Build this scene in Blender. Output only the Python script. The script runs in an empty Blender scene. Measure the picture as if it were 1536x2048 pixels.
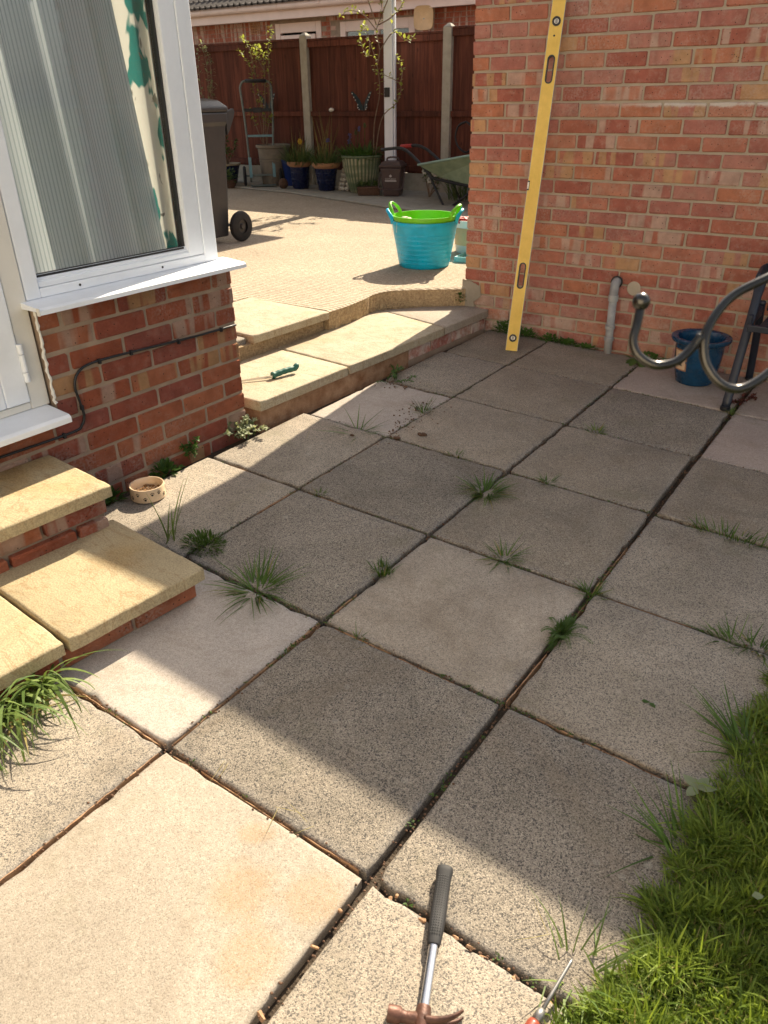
import bpy, bmesh, math, random
import numpy as np
from mathutils import Matrix, Vector, noise

random.seed(11)
rng = np.random.default_rng(11)
SC = bpy.context.scene
COL = SC.collection

# ------------------------------------------------------------------ camera
cam_d = bpy.data.cameras.new('camera')
cam = bpy.data.objects.new('camera', cam_d)
COL.objects.link(cam)
CAM_C = Vector((1.221, -0.799, 1.390))
RT = Vector((0.8221, 0.5692, -0.0129)).normalized()
FW = Vector((-0.5041, 0.7172, -0.4811)).normalized()
RT = (RT - FW * RT.dot(FW)).normalized()
UP = RT.cross(FW)
cam.matrix_world = Matrix(((RT.x, UP.x, -FW.x, CAM_C.x), (RT.y, UP.y, -FW.y, CAM_C.y), (RT.z, UP.z, -FW.z, CAM_C.z), (0, 0, 0, 1)))
cam_d.sensor_fit = 'VERTICAL'
cam_d.sensor_height = 36.0
cam_d.lens = 1522.0 / 2048.0 * 36.0
cam_d.clip_start = 0.02
cam_d.clip_end = 500
cam_d.dof.use_dof = True
cam_d.dof.focus_distance = 2.7
cam_d.dof.aperture_fstop = 8.5
SC.camera = cam
SC.render.resolution_x, SC.render.resolution_y = 768, 1024

# ------------------------------------------------------------------ sky, sun, exposure
SUN_EL = math.radians(36.3)
SUN_H = Vector((-0.138, 0.99, 0)).normalized()          # horizontal direction towards the sun
world = bpy.data.worlds.new('World')
SC.world = world
world.use_nodes = True
wn = world.node_tree
wn.nodes.clear()
sky = wn.nodes.new('ShaderNodeTexSky')
sky.sky_type = 'NISHITA'
sky.sun_disc = False
sky.sun_elevation = SUN_EL
sky.sun_rotation = math.atan2(SUN_H.x, SUN_H.y)
sky.air_density = 1.2
sky.dust_density = 2.5
sky.ozone_density = 1.0
hsv = wn.nodes.new('ShaderNodeHueSaturation')
hsv.inputs['Saturation'].default_value = 0.5
bg = wn.nodes.new('ShaderNodeBackground')
bg.inputs['Strength'].default_value = 0.085
wo = wn.nodes.new('ShaderNodeOutputWorld')
wn.links.new(sky.outputs[0], hsv.inputs['Color'])
wtint = wn.nodes.new('ShaderNodeMix')
wtint.data_type = 'RGBA'
wtint.blend_type = 'MULTIPLY'
wtint.inputs[0].default_value = 1.0
wtint.inputs[7].default_value = (1.0, 0.975, 0.95, 1.0)
wn.links.new(hsv.outputs[0], wtint.inputs[6])
wn.links.new(wtint.outputs[2], bg.inputs['Color'])
wn.links.new(bg.outputs[0], wo.inputs['Surface'])

sun_d = bpy.data.lights.new('sun', 'SUN')
sun_d.energy = 4.9
sun_d.angle = math.radians(0.45)
sun_d.color = (1.0, 0.865, 0.655)
sun = bpy.data.objects.new('sun', sun_d)
COL.objects.link(sun)
sdir = Vector((SUN_H.x * math.cos(SUN_EL), SUN_H.y * math.cos(SUN_EL), math.sin(SUN_EL)))
sun.rotation_euler = sdir.to_track_quat('Z', 'Y').to_euler()
sun.location = (-4, 20, 20)

SC.view_settings.view_transform = 'Standard'
SC.view_settings.look = 'None'
SC.view_settings.exposure = 1.36
SC.view_settings.gamma = 1.0
SC.view_settings.use_curve_mapping = False
SC.render.engine = 'CYCLES'
SC.cycles.use_denoising = True
SC.cycles.max_bounces = 8
SC.cycles.transparent_max_bounces = 12
SC.cycles.caustics_reflective = False
SC.cycles.caustics_refractive = False
SC.cycles.sample_clamp_indirect = 8.0

# ------------------------------------------------------------------ node helpers
def nd(nt, typ, ins=None, **props):
    n = nt.nodes.new('ShaderNode' + typ)
    for k, v in props.items():
        setattr(n, k, v)
    for k, v in (ins or {}).items():
        if isinstance(v, bpy.types.NodeSocket):
            nt.links.new(v, n.inputs[k])
        else:
            n.inputs[k].default_value = v
    return n

def c4(c):
    return (c[0], c[1], c[2], 1.0)

def new_mat(name, color=(.5, .5, .5), rough=.6, metal=0.0, spec=.5):
    m = bpy.data.materials.new(name)
    m.use_nodes = True
    nt = m.node_tree
    p = nt.nodes['Principled BSDF']
    p.inputs['Base Color'].default_value = c4(color)
    p.inputs['Roughness'].default_value = rough
    p.inputs['Metallic'].default_value = metal
    p.inputs['Specular IOR Level'].default_value = spec
    return m, nt, p

def ramp(nt, fac, stops, interp='LINEAR'):
    r = nt.nodes.new('ShaderNodeValToRGB')
    r.color_ramp.interpolation = interp
    e = r.color_ramp.elements
    while len(e) > 1:
        e.remove(e[-1])
    e[0].position, e[0].color = stops[0][0], (c4(stops[0][1]) if not isinstance(stops[0][1], (int, float)) else (stops[0][1],) * 3 + (1,))
    for pos, col in stops[1:]:
        x = e.new(pos)
        x.color = c4(col) if not isinstance(col, (int, float)) else (col, col, col, 1)
    nt.links.new(fac, r.inputs[0])
    return r.outputs[0]

def mixc(nt, fac, a, b, mode='MIX'):
    n = nt.nodes.new('ShaderNodeMix')
    n.data_type = 'RGBA'
    n.blend_type = mode
    for idx, v in ((0, fac), (6, a), (7, b)):
        if isinstance(v, bpy.types.NodeSocket):
            nt.links.new(v, n.inputs[idx])
        else:
            n.inputs[idx].default_value = v if idx == 0 else c4(v)
    return n.outputs[2]

def math_n(nt, op, a, b=None, clamp=False):
    n = nt.nodes.new('ShaderNodeMath')
    n.operation = op
    n.use_clamp = clamp
    for i, v in enumerate((a, b)):
        if v is None:
            continue
        if isinstance(v, bpy.types.NodeSocket):
            nt.links.new(v, n.inputs[i])
        else:
            n.inputs[i].default_value = v
    return n.outputs[0]

def obj_vec(nt, shift=37.0, scale=None, world=False):
    """texture vector in metres, shifted by a random amount per object"""
    if world:
        v = nd(nt, 'NewGeometry').outputs['Position']
    else:
        v = nd(nt, 'TexCoord').outputs['Object']
    rnd = nd(nt, 'ObjectInfo').outputs['Random']
    off = math_n(nt, 'MULTIPLY', rnd, shift)
    comb = nd(nt, 'CombineXYZ', {0: off, 1: off, 2: off}).outputs[0]
    a = nd(nt, 'VectorMath', {0: v, 1: comb}, operation='ADD').outputs[0]
    if scale:
        a = nd(nt, 'VectorMath', {0: a, 1: scale}, operation='MULTIPLY').outputs[0]
    return a, rnd

def bump(nt, p, height, strength=.4, dist=.002, prev=None):
    b = nd(nt, 'Bump', {'Height': height, 'Strength': strength, 'Distance': dist})
    if prev is not None:
        nt.links.new(prev, b.inputs['Normal'])
    nt.links.new(b.outputs[0], p.inputs['Normal'])
    return b.outputs[0]

def noisy(name, c1, c2, scale=8, rough=.7, bs=60, bstr=.25, bdist=.002, metal=0, detail=5, world=False, var=.15, spec=.4):
    """two-tone noise material with fine bump and a little variation from object to object"""
    m, nt, p = new_mat(name, c1, rough, metal, spec)
    v, rnd = obj_vec(nt, world=world)
    n = nd(nt, 'TexNoise', {'Vector': v, 'Scale': scale, 'Detail': detail, 'Roughness': .6})
    col = ramp(nt, n.outputs[0], [(.3, c1), (.7, c2)])
    k = math_n(nt, 'MULTIPLY_ADD', rnd, 2 * var)
    k.node.inputs[2].default_value = 1 - var
    kc = nd(nt, 'CombineColor', {0: k, 1: k, 2: k}).outputs[0]
    col = mixc(nt, 1.0, col, kc, 'MULTIPLY')
    nt.links.new(col, p.inputs['Base Color'])
    n2 = nd(nt, 'TexNoise', {'Vector': v, 'Scale': bs, 'Detail': 4})
    bump(nt, p, n2.outputs[0], bstr, bdist)
    return m

# ------------------------------------------------------------------ materials
def slab_mat(name, light, mid, dark, stone, grain=480, contrast=1.0, stain=(.76, 1.12), rough=.9, speck_dark=.10, edge_wear=.55, stains=()):
    m, nt, p = new_mat(name, mid, rough, 0, .25)
    v, rnd = obj_vec(nt)
    vo = nd(nt, 'TexVoronoi', {'Vector': v, 'Scale': grain})
    r = nd(nt, 'SeparateColor', {0: vo.outputs['Color']})
    lo = .5 - .5 * contrast
    col = ramp(nt, r.outputs[0], [(.10, dark), (.24, mid), (.62, mid), (.95, light)])
    vb = nd(nt, 'TexVoronoi', {'Vector': v, 'Scale': grain * .62})
    rb = nd(nt, 'SeparateColor', {0: vb.outputs['Color']})
    f = ramp(nt, rb.outputs[1], [(speck_dark, 1.0), (speck_dark + .02, 0.0)])
    fs = math_n(nt, 'MULTIPLY', f, .72 * contrast)
    col = mixc(nt, fs, col, stone)
    # broad weather stains and algae
    n = nd(nt, 'TexNoise', {'Vector': v, 'Scale': 3.2, 'Detail': 6, 'Roughness': .62, 'Distortion': .6})
    st = ramp(nt, n.outputs[0], [(.3, stain[0]), (.68, stain[1])])
    col = mixc(nt, 1.0, col, st, 'MULTIPLY')
    n3 = nd(nt, 'TexNoise', {'Vector': v, 'Scale': 5.5, 'Detail': 4, 'Roughness': .7})
    al = math_n(nt, 'MULTIPLY', ramp(nt, n3.outputs[0], [(.56, 0.0), (.72, 1.0)]), .30)
    col = mixc(nt, al, col, (.16, .15, .085))
    n6 = nd(nt, 'TexNoise', {'Vector': v, 'Scale': 1.7, 'Detail': 7, 'Roughness': .7, 'Distortion': 1.4})
    mud = math_n(nt, 'MULTIPLY', ramp(nt, n6.outputs[0], [(.52, 0.0), (.66, 1.0)]), .30)
    col = mixc(nt, mud, col, (.20, .150, .10))
    vl_ = nd(nt, 'TexVoronoi', {'Vector': v, 'Scale': 16, 'Randomness': 1.0})
    vlc = nd(nt, 'SeparateColor', {0: vl_.outputs['Color']})
    lich = math_n(nt, 'MULTIPLY', math_n(nt, 'LESS_THAN', math_n(nt, 'ADD', vl_.outputs['Distance'], math_n(nt, 'MULTIPLY', n3.outputs[0], .25)), .27), math_n(nt, 'GREATER_THAN', vlc.outputs[1], .72))
    col = mixc(nt, math_n(nt, 'MULTIPLY', lich, .28), col, (.42, .40, .34))
    n4 = nd(nt, 'TexNoise', {'Vector': v, 'Scale': 75, 'Detail': 3, 'Roughness': .7})
    gr = ramp(nt, n4.outputs[0], [(.3, .90), (.7, 1.08)])
    col = mixc(nt, 1.0, col, gr, 'MULTIPLY')
    k = math_n(nt, 'MULTIPLY_ADD', rnd, .2)
    k.node.inputs[2].default_value = .9
    kc = nd(nt, 'CombineColor', {0: k, 1: k, 2: k}).outputs[0]
    col = mixc(nt, 1.0, col, kc, 'MULTIPLY')
    # coarse dark aggregate showing where the edges have worn
    tco = nd(nt, 'SeparateXYZ', {0: nd(nt, 'TexCoord').outputs['Object']})
    mxy = math_n(nt, 'MAXIMUM', math_n(nt, 'ABSOLUTE', tco.outputs[0]), math_n(nt, 'ABSOLUTE', tco.outputs[1]))
    ne = nd(nt, 'TexNoise', {'Vector': v, 'Scale': 11, 'Detail': 5, 'Roughness': .7})
    ef = math_n(nt, 'ADD', mxy, math_n(nt, 'MULTIPLY', ne.outputs[0], .07))
    ew_ = math_n(nt, 'MULTIPLY', ramp(nt, ef, [(.305, 0.0), (.345, 1.0)]), edge_wear)
    vg = nd(nt, 'TexVoronoi', {'Vector': v, 'Scale': grain * .36})
    rg = nd(nt, 'SeparateColor', {0: vg.outputs['Color']})
    ecol = ramp(nt, rg.outputs[2], [(.2, (.10, .098, .10)), (.55, (.22, .205, .195)), (.9, (.36, .33, .30))])
    col = mixc(nt, ew_, col, ecol)
    for sx_, sy_, sr_ in stains:
        dv = nd(nt, 'VectorMath', {0: nd(nt, 'TexCoord').outputs['Object'], 1: (sx_, sy_, 0)}, operation='DISTANCE').outputs['Value']
        df = math_n(nt, 'ADD', dv, math_n(nt, 'MULTIPLY', math_n(nt, 'SUBTRACT', ne.outputs[0], .5), .10))
        sf = math_n(nt, 'MULTIPLY', math_n(nt, 'MULTIPLY', ramp(nt, df, [(sr_ * .45, 1.0), (sr_ * .85, 0.0)]), ramp(nt, r.outputs[1], [(.2, .35), (.6, 1.0)])), .30)
        col = mixc(nt, sf, col, (.36, .20, .06))
    nt.links.new(col, p.inputs['Base Color'])
    h = math_n(nt, 'ADD', math_n(nt, 'MULTIPLY', vo.outputs['Distance'], -1.0), math_n(nt, 'MULTIPLY', r.outputs[0], .6))
    b1 = bump(nt, p, h, .55 * contrast, .0016)
    bump(nt, p, n.outputs[0], .25, .006, b1)
    return m

MAT = {}
MAT['slab_dark'] = slab_mat('slab_dark_aggregate', (.42, .368, .298), (.262, .227, .184), (.08, .073, .067), (.05, .049, .05))
MAT['slab_mid'] = slab_mat('slab_mid_aggregate', (.46, .40, .32), (.34, .293, .235), (.135, .12, .105), (.085, .081, .077))
MAT['slab_brown'] = slab_mat('slab_brown_aggregate', (.43, .365, .287), (.285, .243, .19), (.135, .116, .096), (.09, .081, .072), contrast=.75)
MAT['slab_tan'] = slab_mat('slab_tan_worn', (.50, .43, .345), (.375, .322, .26), (.22, .187, .155), (.16, .145, .125), contrast=.5, speck_dark=.05)
MAT['slab_light'] = slab_mat('slab_pale_smooth', (.43, .38, .315), (.365, .315, .255), (.27, .23, .185), (.24, .21, .175), contrast=.35, stain=(.88, 1.06), speck_dark=.03, edge_wear=.2)
MAT['slab_stained'] = slab_mat('slab_pale_stained', (.39, .345, .285), (.32, .277, .225), (.225, .192, .153), (.20, .175, .145), contrast=.45, stain=(.9, 1.05), speck_dark=.04, edge_wear=.2, stains=((.11, .135, .10), (.24, .20, .085), (.22, .05, .09), (.04, .25, .05)))
MAT['slab_pink'] = slab_mat('slab_pink_smooth', (.46, .385, .335), (.385, .318, .275), (.28, .232, .205), (.22, .19, .175), contrast=.4, stain=(.88, 1.05), speck_dark=.04)
MAT['slab_grey'] = slab_mat('slab_grey_smooth', (.48, .43, .38), (.40, .352, .308), (.30, .265, .235), (.24, .22, .21), contrast=.4, stain=(.9, 1.06), speck_dark=.04)

def sandstone(name, base, warm, rust):
    m, nt, p = new_mat(name, base, .85, 0, .25)
    v, rnd = obj_vec(nt)
    n = nd(nt, 'TexNoise', {'Vector': v, 'Scale': 5, 'Detail': 6, 'Roughness': .6, 'Distortion': 1.2})
    col = ramp(nt, n.outputs[0], [(.3, base), (.7, warm)])
    n2 = nd(nt, 'TexNoise', {'Vector': v, 'Scale': 3.3, 'Detail': 3, 'Roughness': .55})
    col = mixc(nt, math_n(nt, 'MULTIPLY', ramp(nt, n2.outputs[0], [(.54, 0.0), (.70, 1.0)]), .65), col, rust)
    g = nd(nt, 'TexNoise', {'Vector': v, 'Scale': 190, 'Detail': 2})
    col = mixc(nt, 1.0, col, ramp(nt, g.outputs[0], [(.34, .78), (.6, 1.10)]), 'MULTIPLY')
    ng = nd(nt, 'TexNoise', {'Vector': v, 'Scale': 7, 'Detail': 6, 'Roughness': .75})
    col = mixc(nt, math_n(nt, 'MULTIPLY', ramp(nt, ng.outputs[0], [(.5, 0.0), (.74, 1.0)]), .45), col, (.19, .155, .10))
    # fine riven cracks
    vv = nd(nt, 'VectorMath', {0: v, 1: (4.0, 11.0, 4.0)}, operation='MULTIPLY').outputs[0]
    nz = nd(nt, 'TexNoise', {'Vector': vv, 'Scale': 1.0, 'Detail': 5, 'Roughness': .65, 'Distortion': .8})
    cr = ramp(nt, nz.outputs[0], [(.478, 0.0), (.496, 1.0), (.514, 0.0)])
    col = mixc(nt, math_n(nt, 'MULTIPLY', cr, .5), col, (.24, .14, .06))
    nt.links.new(col, p.inputs['Base Color'])
    b1 = bump(nt, p, g.outputs[0], .45, .002)
    b2 = bump(nt, p, cr, -.8, .003, b1)
    bump(nt, p, nz.outputs[0], .5, .005, b2)
    return m
MAT['stone_gold'] = sandstone('cast_stone_gold', (.41, .34, .215), (.38, .305, .185), (.35, .225, .085))
MAT['stone_cream'] = sandstone('cast_stone_cream', (.42, .37, .28), (.39, .335, .235), (.36, .275, .165))

def brick_mat(name, pal, buff=(.50, .31, .16), pale=(.50, .36, .29), band_gate=.55, pale_amt=.35, chev=70, bumpk=.6, salt=False):
    m, nt, p = new_mat(name, pal[0], .88, 0, .25)
    tc = nd(nt, 'TexCoord').outputs['Object']
    rnd = nd(nt, 'ObjectInfo').outputs['Random']
    n = len(pal)
    base = ramp(nt, rnd, [(i / n, c) for i, c in enumerate(pal)], 'CONSTANT')
    off = nd(nt, 'CombineXYZ', {0: math_n(nt, 'MULTIPLY', rnd, 91.0), 1: math_n(nt, 'MULTIPLY', rnd, 53.0), 2: math_n(nt, 'MULTIPLY', rnd, 17.0)}).outputs[0]
    v = nd(nt, 'VectorMath', {0: tc, 1: off}, operation='ADD').outputs[0]
    # kiln bands across the brick
    vb = nd(nt, 'VectorMath', {0: v, 1: (17.0, .6, 1.6)}, operation='MULTIPLY').outputs[0]
    nb = nd(nt, 'TexNoise', {'Vector': vb, 'Scale': 1.0, 'Detail': 1.5, 'Roughness': .4})
    wn_ = nd(nt, 'TexWhiteNoise', {'W': math_n(nt, 'MULTIPLY', rnd, 777.0)}, noise_dimensions='1D')
    gate = math_n(nt, 'GREATER_THAN', wn_.outputs[0], band_gate)
    band = math_n(nt, 'MULTIPLY', ramp(nt, nb.outputs[0], [(.50, 0.0), (.56, 1.0)]), gate)
    pick = math_n(nt, 'GREATER_THAN', nd(nt, 'SeparateColor', {0: wn_.outputs[1]}).outputs[1], .45)
    bcol = mixc(nt, pick, buff, pale)
    col = mixc(nt, math_n(nt, 'MULTIPLY', band, .8), base, bcol)
    # blotches
    nb2 = nd(nt, 'TexNoise', {'Vector': v, 'Scale': 14, 'Detail': 5, 'Roughness': .65})
    col = mixc(nt, 1.0, col, ramp(nt, nb2.outputs[0], [(.25, .72), (.72, 1.22)]), 'MULTIPLY')
    nb3 = nd(nt, 'TexNoise', {'Vector': v, 'Scale': 24, 'Detail': 4, 'Roughness': .7})
    col = mixc(nt, math_n(nt, 'MULTIPLY', ramp(nt, nb3.outputs[0], [(.5, 0.0), (.72, 1.0)]), pale_amt), col, pale)
    # dark burnt pits
    vo = nd(nt, 'TexVoronoi', {'Vector': v, 'Scale': 95})
    vc = nd(nt, 'SeparateColor', {0: vo.outputs['Color']})
    pit = math_n(nt, 'MULTIPLY', math_n(nt, 'LESS_THAN', vo.outputs['Distance'], .26), math_n(nt, 'GREATER_THAN', vc.outputs[0], .90))
    col = mixc(nt, math_n(nt, 'MULTIPLY', pit, .8), col, (.05, .03, .025))
    # white lime bloom, stronger in patches of the wall
    wp = nd(nt, 'NewGeometry').outputs['Position']
    we = nd(nt, 'TexNoise', {'Vector': wp, 'Scale': 1.6, 'Detail': 6, 'Roughness': .72})
    fine = nd(nt, 'TexNoise', {'Vector': wp, 'Scale': 110, 'Detail': 2})
    eff = math_n(nt, 'MULTIPLY', ramp(nt, we.outputs[0], [(.50, 0.0), (.72, 1.0)]), ramp(nt, fine.outputs[0], [(.42, 0.0), (.62, 1.0)]))
    col = mixc(nt, math_n(nt, 'MULTIPLY', eff, .55), col, (.56, .47, .42))
    if salt:
        ws = nd(nt, 'SeparateXYZ', {0: wp})
        sn = nd(nt, 'TexNoise', {'Vector': wp, 'Scale': 9, 'Detail': 6, 'Roughness': .75})
        # salts rising from the ground at the corner, and a lime run along one course
        low = math_n(nt, 'MULTIPLY', ramp(nt, ws.outputs[2], [(.10, 1.0), (.27, 0.0)]), ramp(nt, math_n(nt, 'MULTIPLY_ADD', ws.outputs[0], .5), [(0, 1.0), (1, 1.0)]))
        xr_ = nd(nt, 'MapRange', {0: ws.outputs[0], 1: -1.0, 2: -.45, 3: 1.0, 4: .25}).outputs[0]
        lowf = math_n(nt, 'MULTIPLY', math_n(nt, 'MULTIPLY', low, xr_), ramp(nt, sn.outputs[0], [(.42, 0.0), (.60, 1.0)]))
        col = mixc(nt, math_n(nt, 'MULTIPLY', lowf, .75), col, (.60, .55, .50))
        zl = math_n(nt, 'ABSOLUTE', math_n(nt, 'SUBTRACT', ws.outputs[2], 1.327))
        zn = math_n(nt, 'ADD', zl, math_n(nt, 'MULTIPLY', math_n(nt, 'SUBTRACT', sn.outputs[0], .5), .05))
        run = math_n(nt, 'MULTIPLY', ramp(nt, zn, [(.004, 1.0), (.014, 0.0)]), nd(nt, 'MapRange', {0: ws.outputs[0], 1: -.55, 2: -.1, 3: 0.0, 4: .8}).outputs[0])
        col = mixc(nt, run, col, (.66, .63, .58))
    nt.links.new(col, p.inputs['Base Color'])
    # drag-wire texture
    wv = nd(nt, 'TexWave', {'Vector': v, 'Scale': chev, 'Distortion': 5.0, 'Detail': 1.0, 'Detail Scale': 3.0}, wave_type='BANDS', bands_direction='Z')
    b1 = bump(nt, p, wv.outputs[0], min(1.0, .62 * bumpk), .0016 + .0014 * bumpk)
    b2 = bump(nt, p, nb3.outputs[0], .6 * bumpk, .005, b1)
    bump(nt, p, fine.outputs[0], .35 * bumpk, .002, b2)
    return m
PAL_G = [(0.406, 0.146, 0.097), (0.443, 0.175, 0.118), (0.365, 0.123, 0.089), (0.465, 0.205, 0.135), (0.396, 0.158, 0.125), (0.454, 0.181, 0.105), (0.380, 0.146, 0.114), (0.422, 0.193, 0.151)]
PAL_H = [(0.396, 0.119, 0.068), (0.342, 0.099, 0.065), (0.441, 0.157, 0.084), (0.370, 0.107, 0.058), (0.424, 0.140, 0.076), (0.320, 0.096, 0.072)]
MAT['brick_g'] = brick_mat('brick_garage', PAL_G, band_gate=.62, pale_amt=.42, bumpk=.8, salt=True)
MAT['brick_h'] = brick_mat('brick_house', PAL_H, band_gate=.5, pale_amt=.18, chev=95, bumpk=1.5)
MAT['render_c'] = noisy('cream_bounce_render', (.66, .60, .50), (.72, .66, .56), 3, .95, 60, .3)
MAT['brick_n'] = brick_mat('brick_bungalow', [(.30, .085, .05), (.34, .10, .06), (.26, .075, .045)], band_gate=.9, pale_amt=.12)
MAT['mortar_g'] = noisy('mortar_garage', (.40, .34, .26), (.49, .42, .33), 12, .95, 260, .6, .003)
MAT['mortar_h'] = noisy('mortar_house', (.25, .185, .138), (.34, .26, .195), 12, .95, 260, .6, .003)
MAT['mortar_o'] = noisy('mortar_orange', (.34, .19, .105), (.46, .29, .17), 20, .95, 200, .8, .003)
MAT['render_o'] = noisy('stained_render', (.20, .095, .045), (.40, .255, .16), 13, .95, 120, .8, .006)
MAT['soil'] = noisy('soil', (.035, .026, .018), (.075, .055, .038), 20, 1.0, 120, .9, .01)
MAT['clod'] = noisy('clod', (.10, .055, .035), (.17, .10, .065), 60, 1.0, 150, .9, .01)
MAT['ground'] = noisy('ground', (.06, .075, .03), (.09, .085, .04), 3, 1.0, 30, .8, .02, world=True)

def drive_mat():
    m, nt, p = new_mat('drive_concrete', (.5, .4, .28), .92, 0, .2)
    v = nd(nt, 'NewGeometry').outputs['Position']
    vs = nd(nt, 'VectorMath', {0: v, 1: (1.0, 2.6, 1.0)}, operation='MULTIPLY').outputs[0]
    n1 = nd(nt, 'TexNoise', {'Vector': vs, 'Scale': 26, 'Detail': 4, 'Roughness': .65})
    n2 = nd(nt, 'TexNoise', {'Vector': v, 'Scale': 1.1, 'Detail': 6, 'Roughness': .6})
    vo = nd(nt, 'TexVoronoi', {'Vector': v, 'Scale': 150})
    r = nd(nt, 'SeparateColor', {0: vo.outputs['Color']})
    col = ramp(nt, r.outputs[0], [(.05, (.27, .215, .155)), (.35, (.38, .315, .235)), (.75, (.41, .34, .255)), (1, (.47, .40, .31))])
    col = mixc(nt, 1.0, col, ramp(nt, n1.outputs[0], [(.30, .84), (.6, 1.06)]), 'MULTIPLY')
    col = mixc(nt, 1.0, col, ramp(nt, n2.outputs[0], [(.3, .86), (.7, 1.1)]), 'MULTIPLY')
    nt.links.new(col, p.inputs['Base Color'])
    wv = nd(nt, 'TexWave', {'Vector': v, 'Scale': 9.0, 'Distortion': 2.2, 'Detail': 3.0, 'Detail Scale': 2.5}, wave_type='BANDS', bands_direction='Y')
    b0 = bump(nt, p, wv.outputs[0], .5, .008)
    b1 = bump(nt, p, n1.outputs[0], .6, .010, b0)
    bump(nt, p, r.outputs[0], .4, .003, b1)
    return m
MAT['drive'] = drive_mat()
MAT['pebbledash'] = noisy('drive_edge', (.25, .17, .095), (.50, .38, .23), 70, .95, 110, 1.0, .012)
MAT['concrete'] = noisy('concrete_post', (.30, .275, .225), (.40, .37, .31), 10, .95, 140, .6, .004)

def upvc(name, c):
    m, nt, p = new_mat(name, c, .32, 0, .5)
    v, _ = obj_vec(nt)
    n = nd(nt, 'TexNoise', {'Vector': v, 'Scale': 4, 'Detail': 6, 'Roughness': .7})
    col = mixc(nt, 1.0, c, ramp(nt, n.outputs[0], [(.3, .9), (.6, 1.0)]), 'MULTIPLY')
    nt.links.new(col, p.inputs['Base Color'])
    nt.links.new(ramp(nt, n.outputs[0], [(.3, .45), (.7, .28)]), p.inputs['Roughness'])
    return m
MAT['upvc'] = upvc('white_upvc', (.83, .87, .93))
MAT['upvc_dirty'] = upvc('off_white_upvc', (.72, .70, .65))
MAT['upvc_pinklit'] = upvc('white_upvc_pinklit', (.78, .60, .53))  # white plastic with pink reflected light painted into its base colour
MAT['gasket'] = new_mat('black_gasket', (.02, .02, .022), .5)[0]

def glass_mat(name='window_glass'):
    m = bpy.data.materials.new(name)
    m.use_nodes = True
    nt = m.node_tree
    nt.nodes.clear()
    o = nt.nodes.new('ShaderNodeOutputMaterial')
    t = nd(nt, 'BsdfTransparent', {'Color': (.97, .985, .98, 1)})
    g = nd(nt, 'BsdfGlossy', {'Color': (1, 1, 1, 1), 'Roughness': .0})
    fr = nd(nt, 'Fresnel', {'IOR': 1.52})
    f2 = math_n(nt, 'MULTIPLY', fr.outputs[0], 1.6, True)
    mx = nt.nodes.new('ShaderNodeMixShader')
    nt.links.new(f2, mx.inputs[0])
    nt.links.new(t.outputs[0], mx.inputs[1])
    nt.links.new(g.outputs[0], mx.inputs[2])
    nt.links.new(mx.outputs[0], o.inputs[0])
    return m
MAT['glass'] = glass_mat()
MAT['dark_room'] = new_mat('dark_room', (.03, .03, .03), .9)[0]
MAT['room'] = new_mat('room_plaster', (.78, .77, .74), .9)[0]

def plastic(name, c, rough=.4, var=.08, scale=6):
    m, nt, p = new_mat(name, c, rough, 0, .5)
    v, _ = obj_vec(nt)
    n = nd(nt, 'TexNoise', {'Vector': v, 'Scale': scale, 'Detail': 6, 'Roughness': .7})
    col = mixc(nt, 1.0, c, ramp(nt, n.outputs[0], [(.3, 1 - 2 * var), (.7, 1 + var)]), 'MULTIPLY')
    nt.links.new(col, p.inputs['Base Color'])
    nt.links.new(ramp(nt, n.outputs[0], [(.3, min(1, rough + .15)), (.7, max(0, rough - .1))]), p.inputs['Roughness'])
    return m
MAT['bin'] = plastic('bin_grey', (.05, .048, .05), .45)
MAT['rubber'] = plastic('rubber', (.018, .018, .02), .7)
MAT['black'] = plastic('black_plastic', (.016, .017, .02), .45)
MAT['cable'] = plastic('cable', (.012, .013, .016), .45)
MAT['navy'] = plastic('navy_plastic', (.014, .019, .034), .42)
MAT['tub_blue'] = plastic('tub_blue', (.004, .47, .76), .34, .10, 9)
MAT['tub_green'] = plastic('tub_green', (.17, .62, .012), .40, .06, 9)
MAT['sack'] = noisy('white_sack', (.74, .70, .60), (.62, .58, .48), 20, .9, 90, .5, .004)
MAT['white_pl'] = plastic('white_plastic', (.75, .72, .66), .4)
MAT['red_pl'] = plastic('red_plastic', (.42, .03, .025), .5)
MAT['turq'] = plastic('turquoise', (.22, .50, .50), .5)
MAT['caddy'] = plastic('caddy_brown', (.085, .055, .05), .5)
MAT['print'] = new_mat('pale_print', (.55, .52, .5), .7)[0]
MAT['bluepot'] = plastic('blue_glaze', (.008, .055, .13), .22, .25, 14)
MAT['bluepot2'] = plastic('navy_glaze', (.008, .014, .06), .25, .2, 14)
MAT['terracotta'] = noisy('terracotta', (.36, .17, .08), (.44, .24, .13), 14, .85, 80, .3)
MAT['greyp'] = noisy('grey_planter', (.15, .125, .095), (.23, .195, .15), 7, .85, 60, .3)
MAT['cream_gl'] = plastic('cream_glaze', (.66, .50, .33), .25, .05)
MAT['paw'] = new_mat('paw_print_ink', (.02, .018, .018), .4)[0]
MAT['kibble'] = noisy('food_scraps', (.14, .065, .02), (.30, .16, .06), 90, .8, 160, .9, .006)
MAT['steel'] = new_mat('polished_steel', (.62, .62, .64), .22, 1.0)[0]
MAT['rust'] = noisy('rusty_steel', (.05, .027, .022), (.145, .066, .045), 38, .5, 170, .5, .0015, metal=.3)
MAT['pewter'] = noisy('dark_pewter', (.05, .048, .045), (.085, .082, .077), 30, .24, 200, .08, .0008, metal=.85)
MAT['yellow'] = plastic('level_yellow', (.80, .53, .09), .42, .06, 14)
MAT['alu'] = new_mat('aluminium', (.30, .29, .28), .45, .8)[0]
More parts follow.
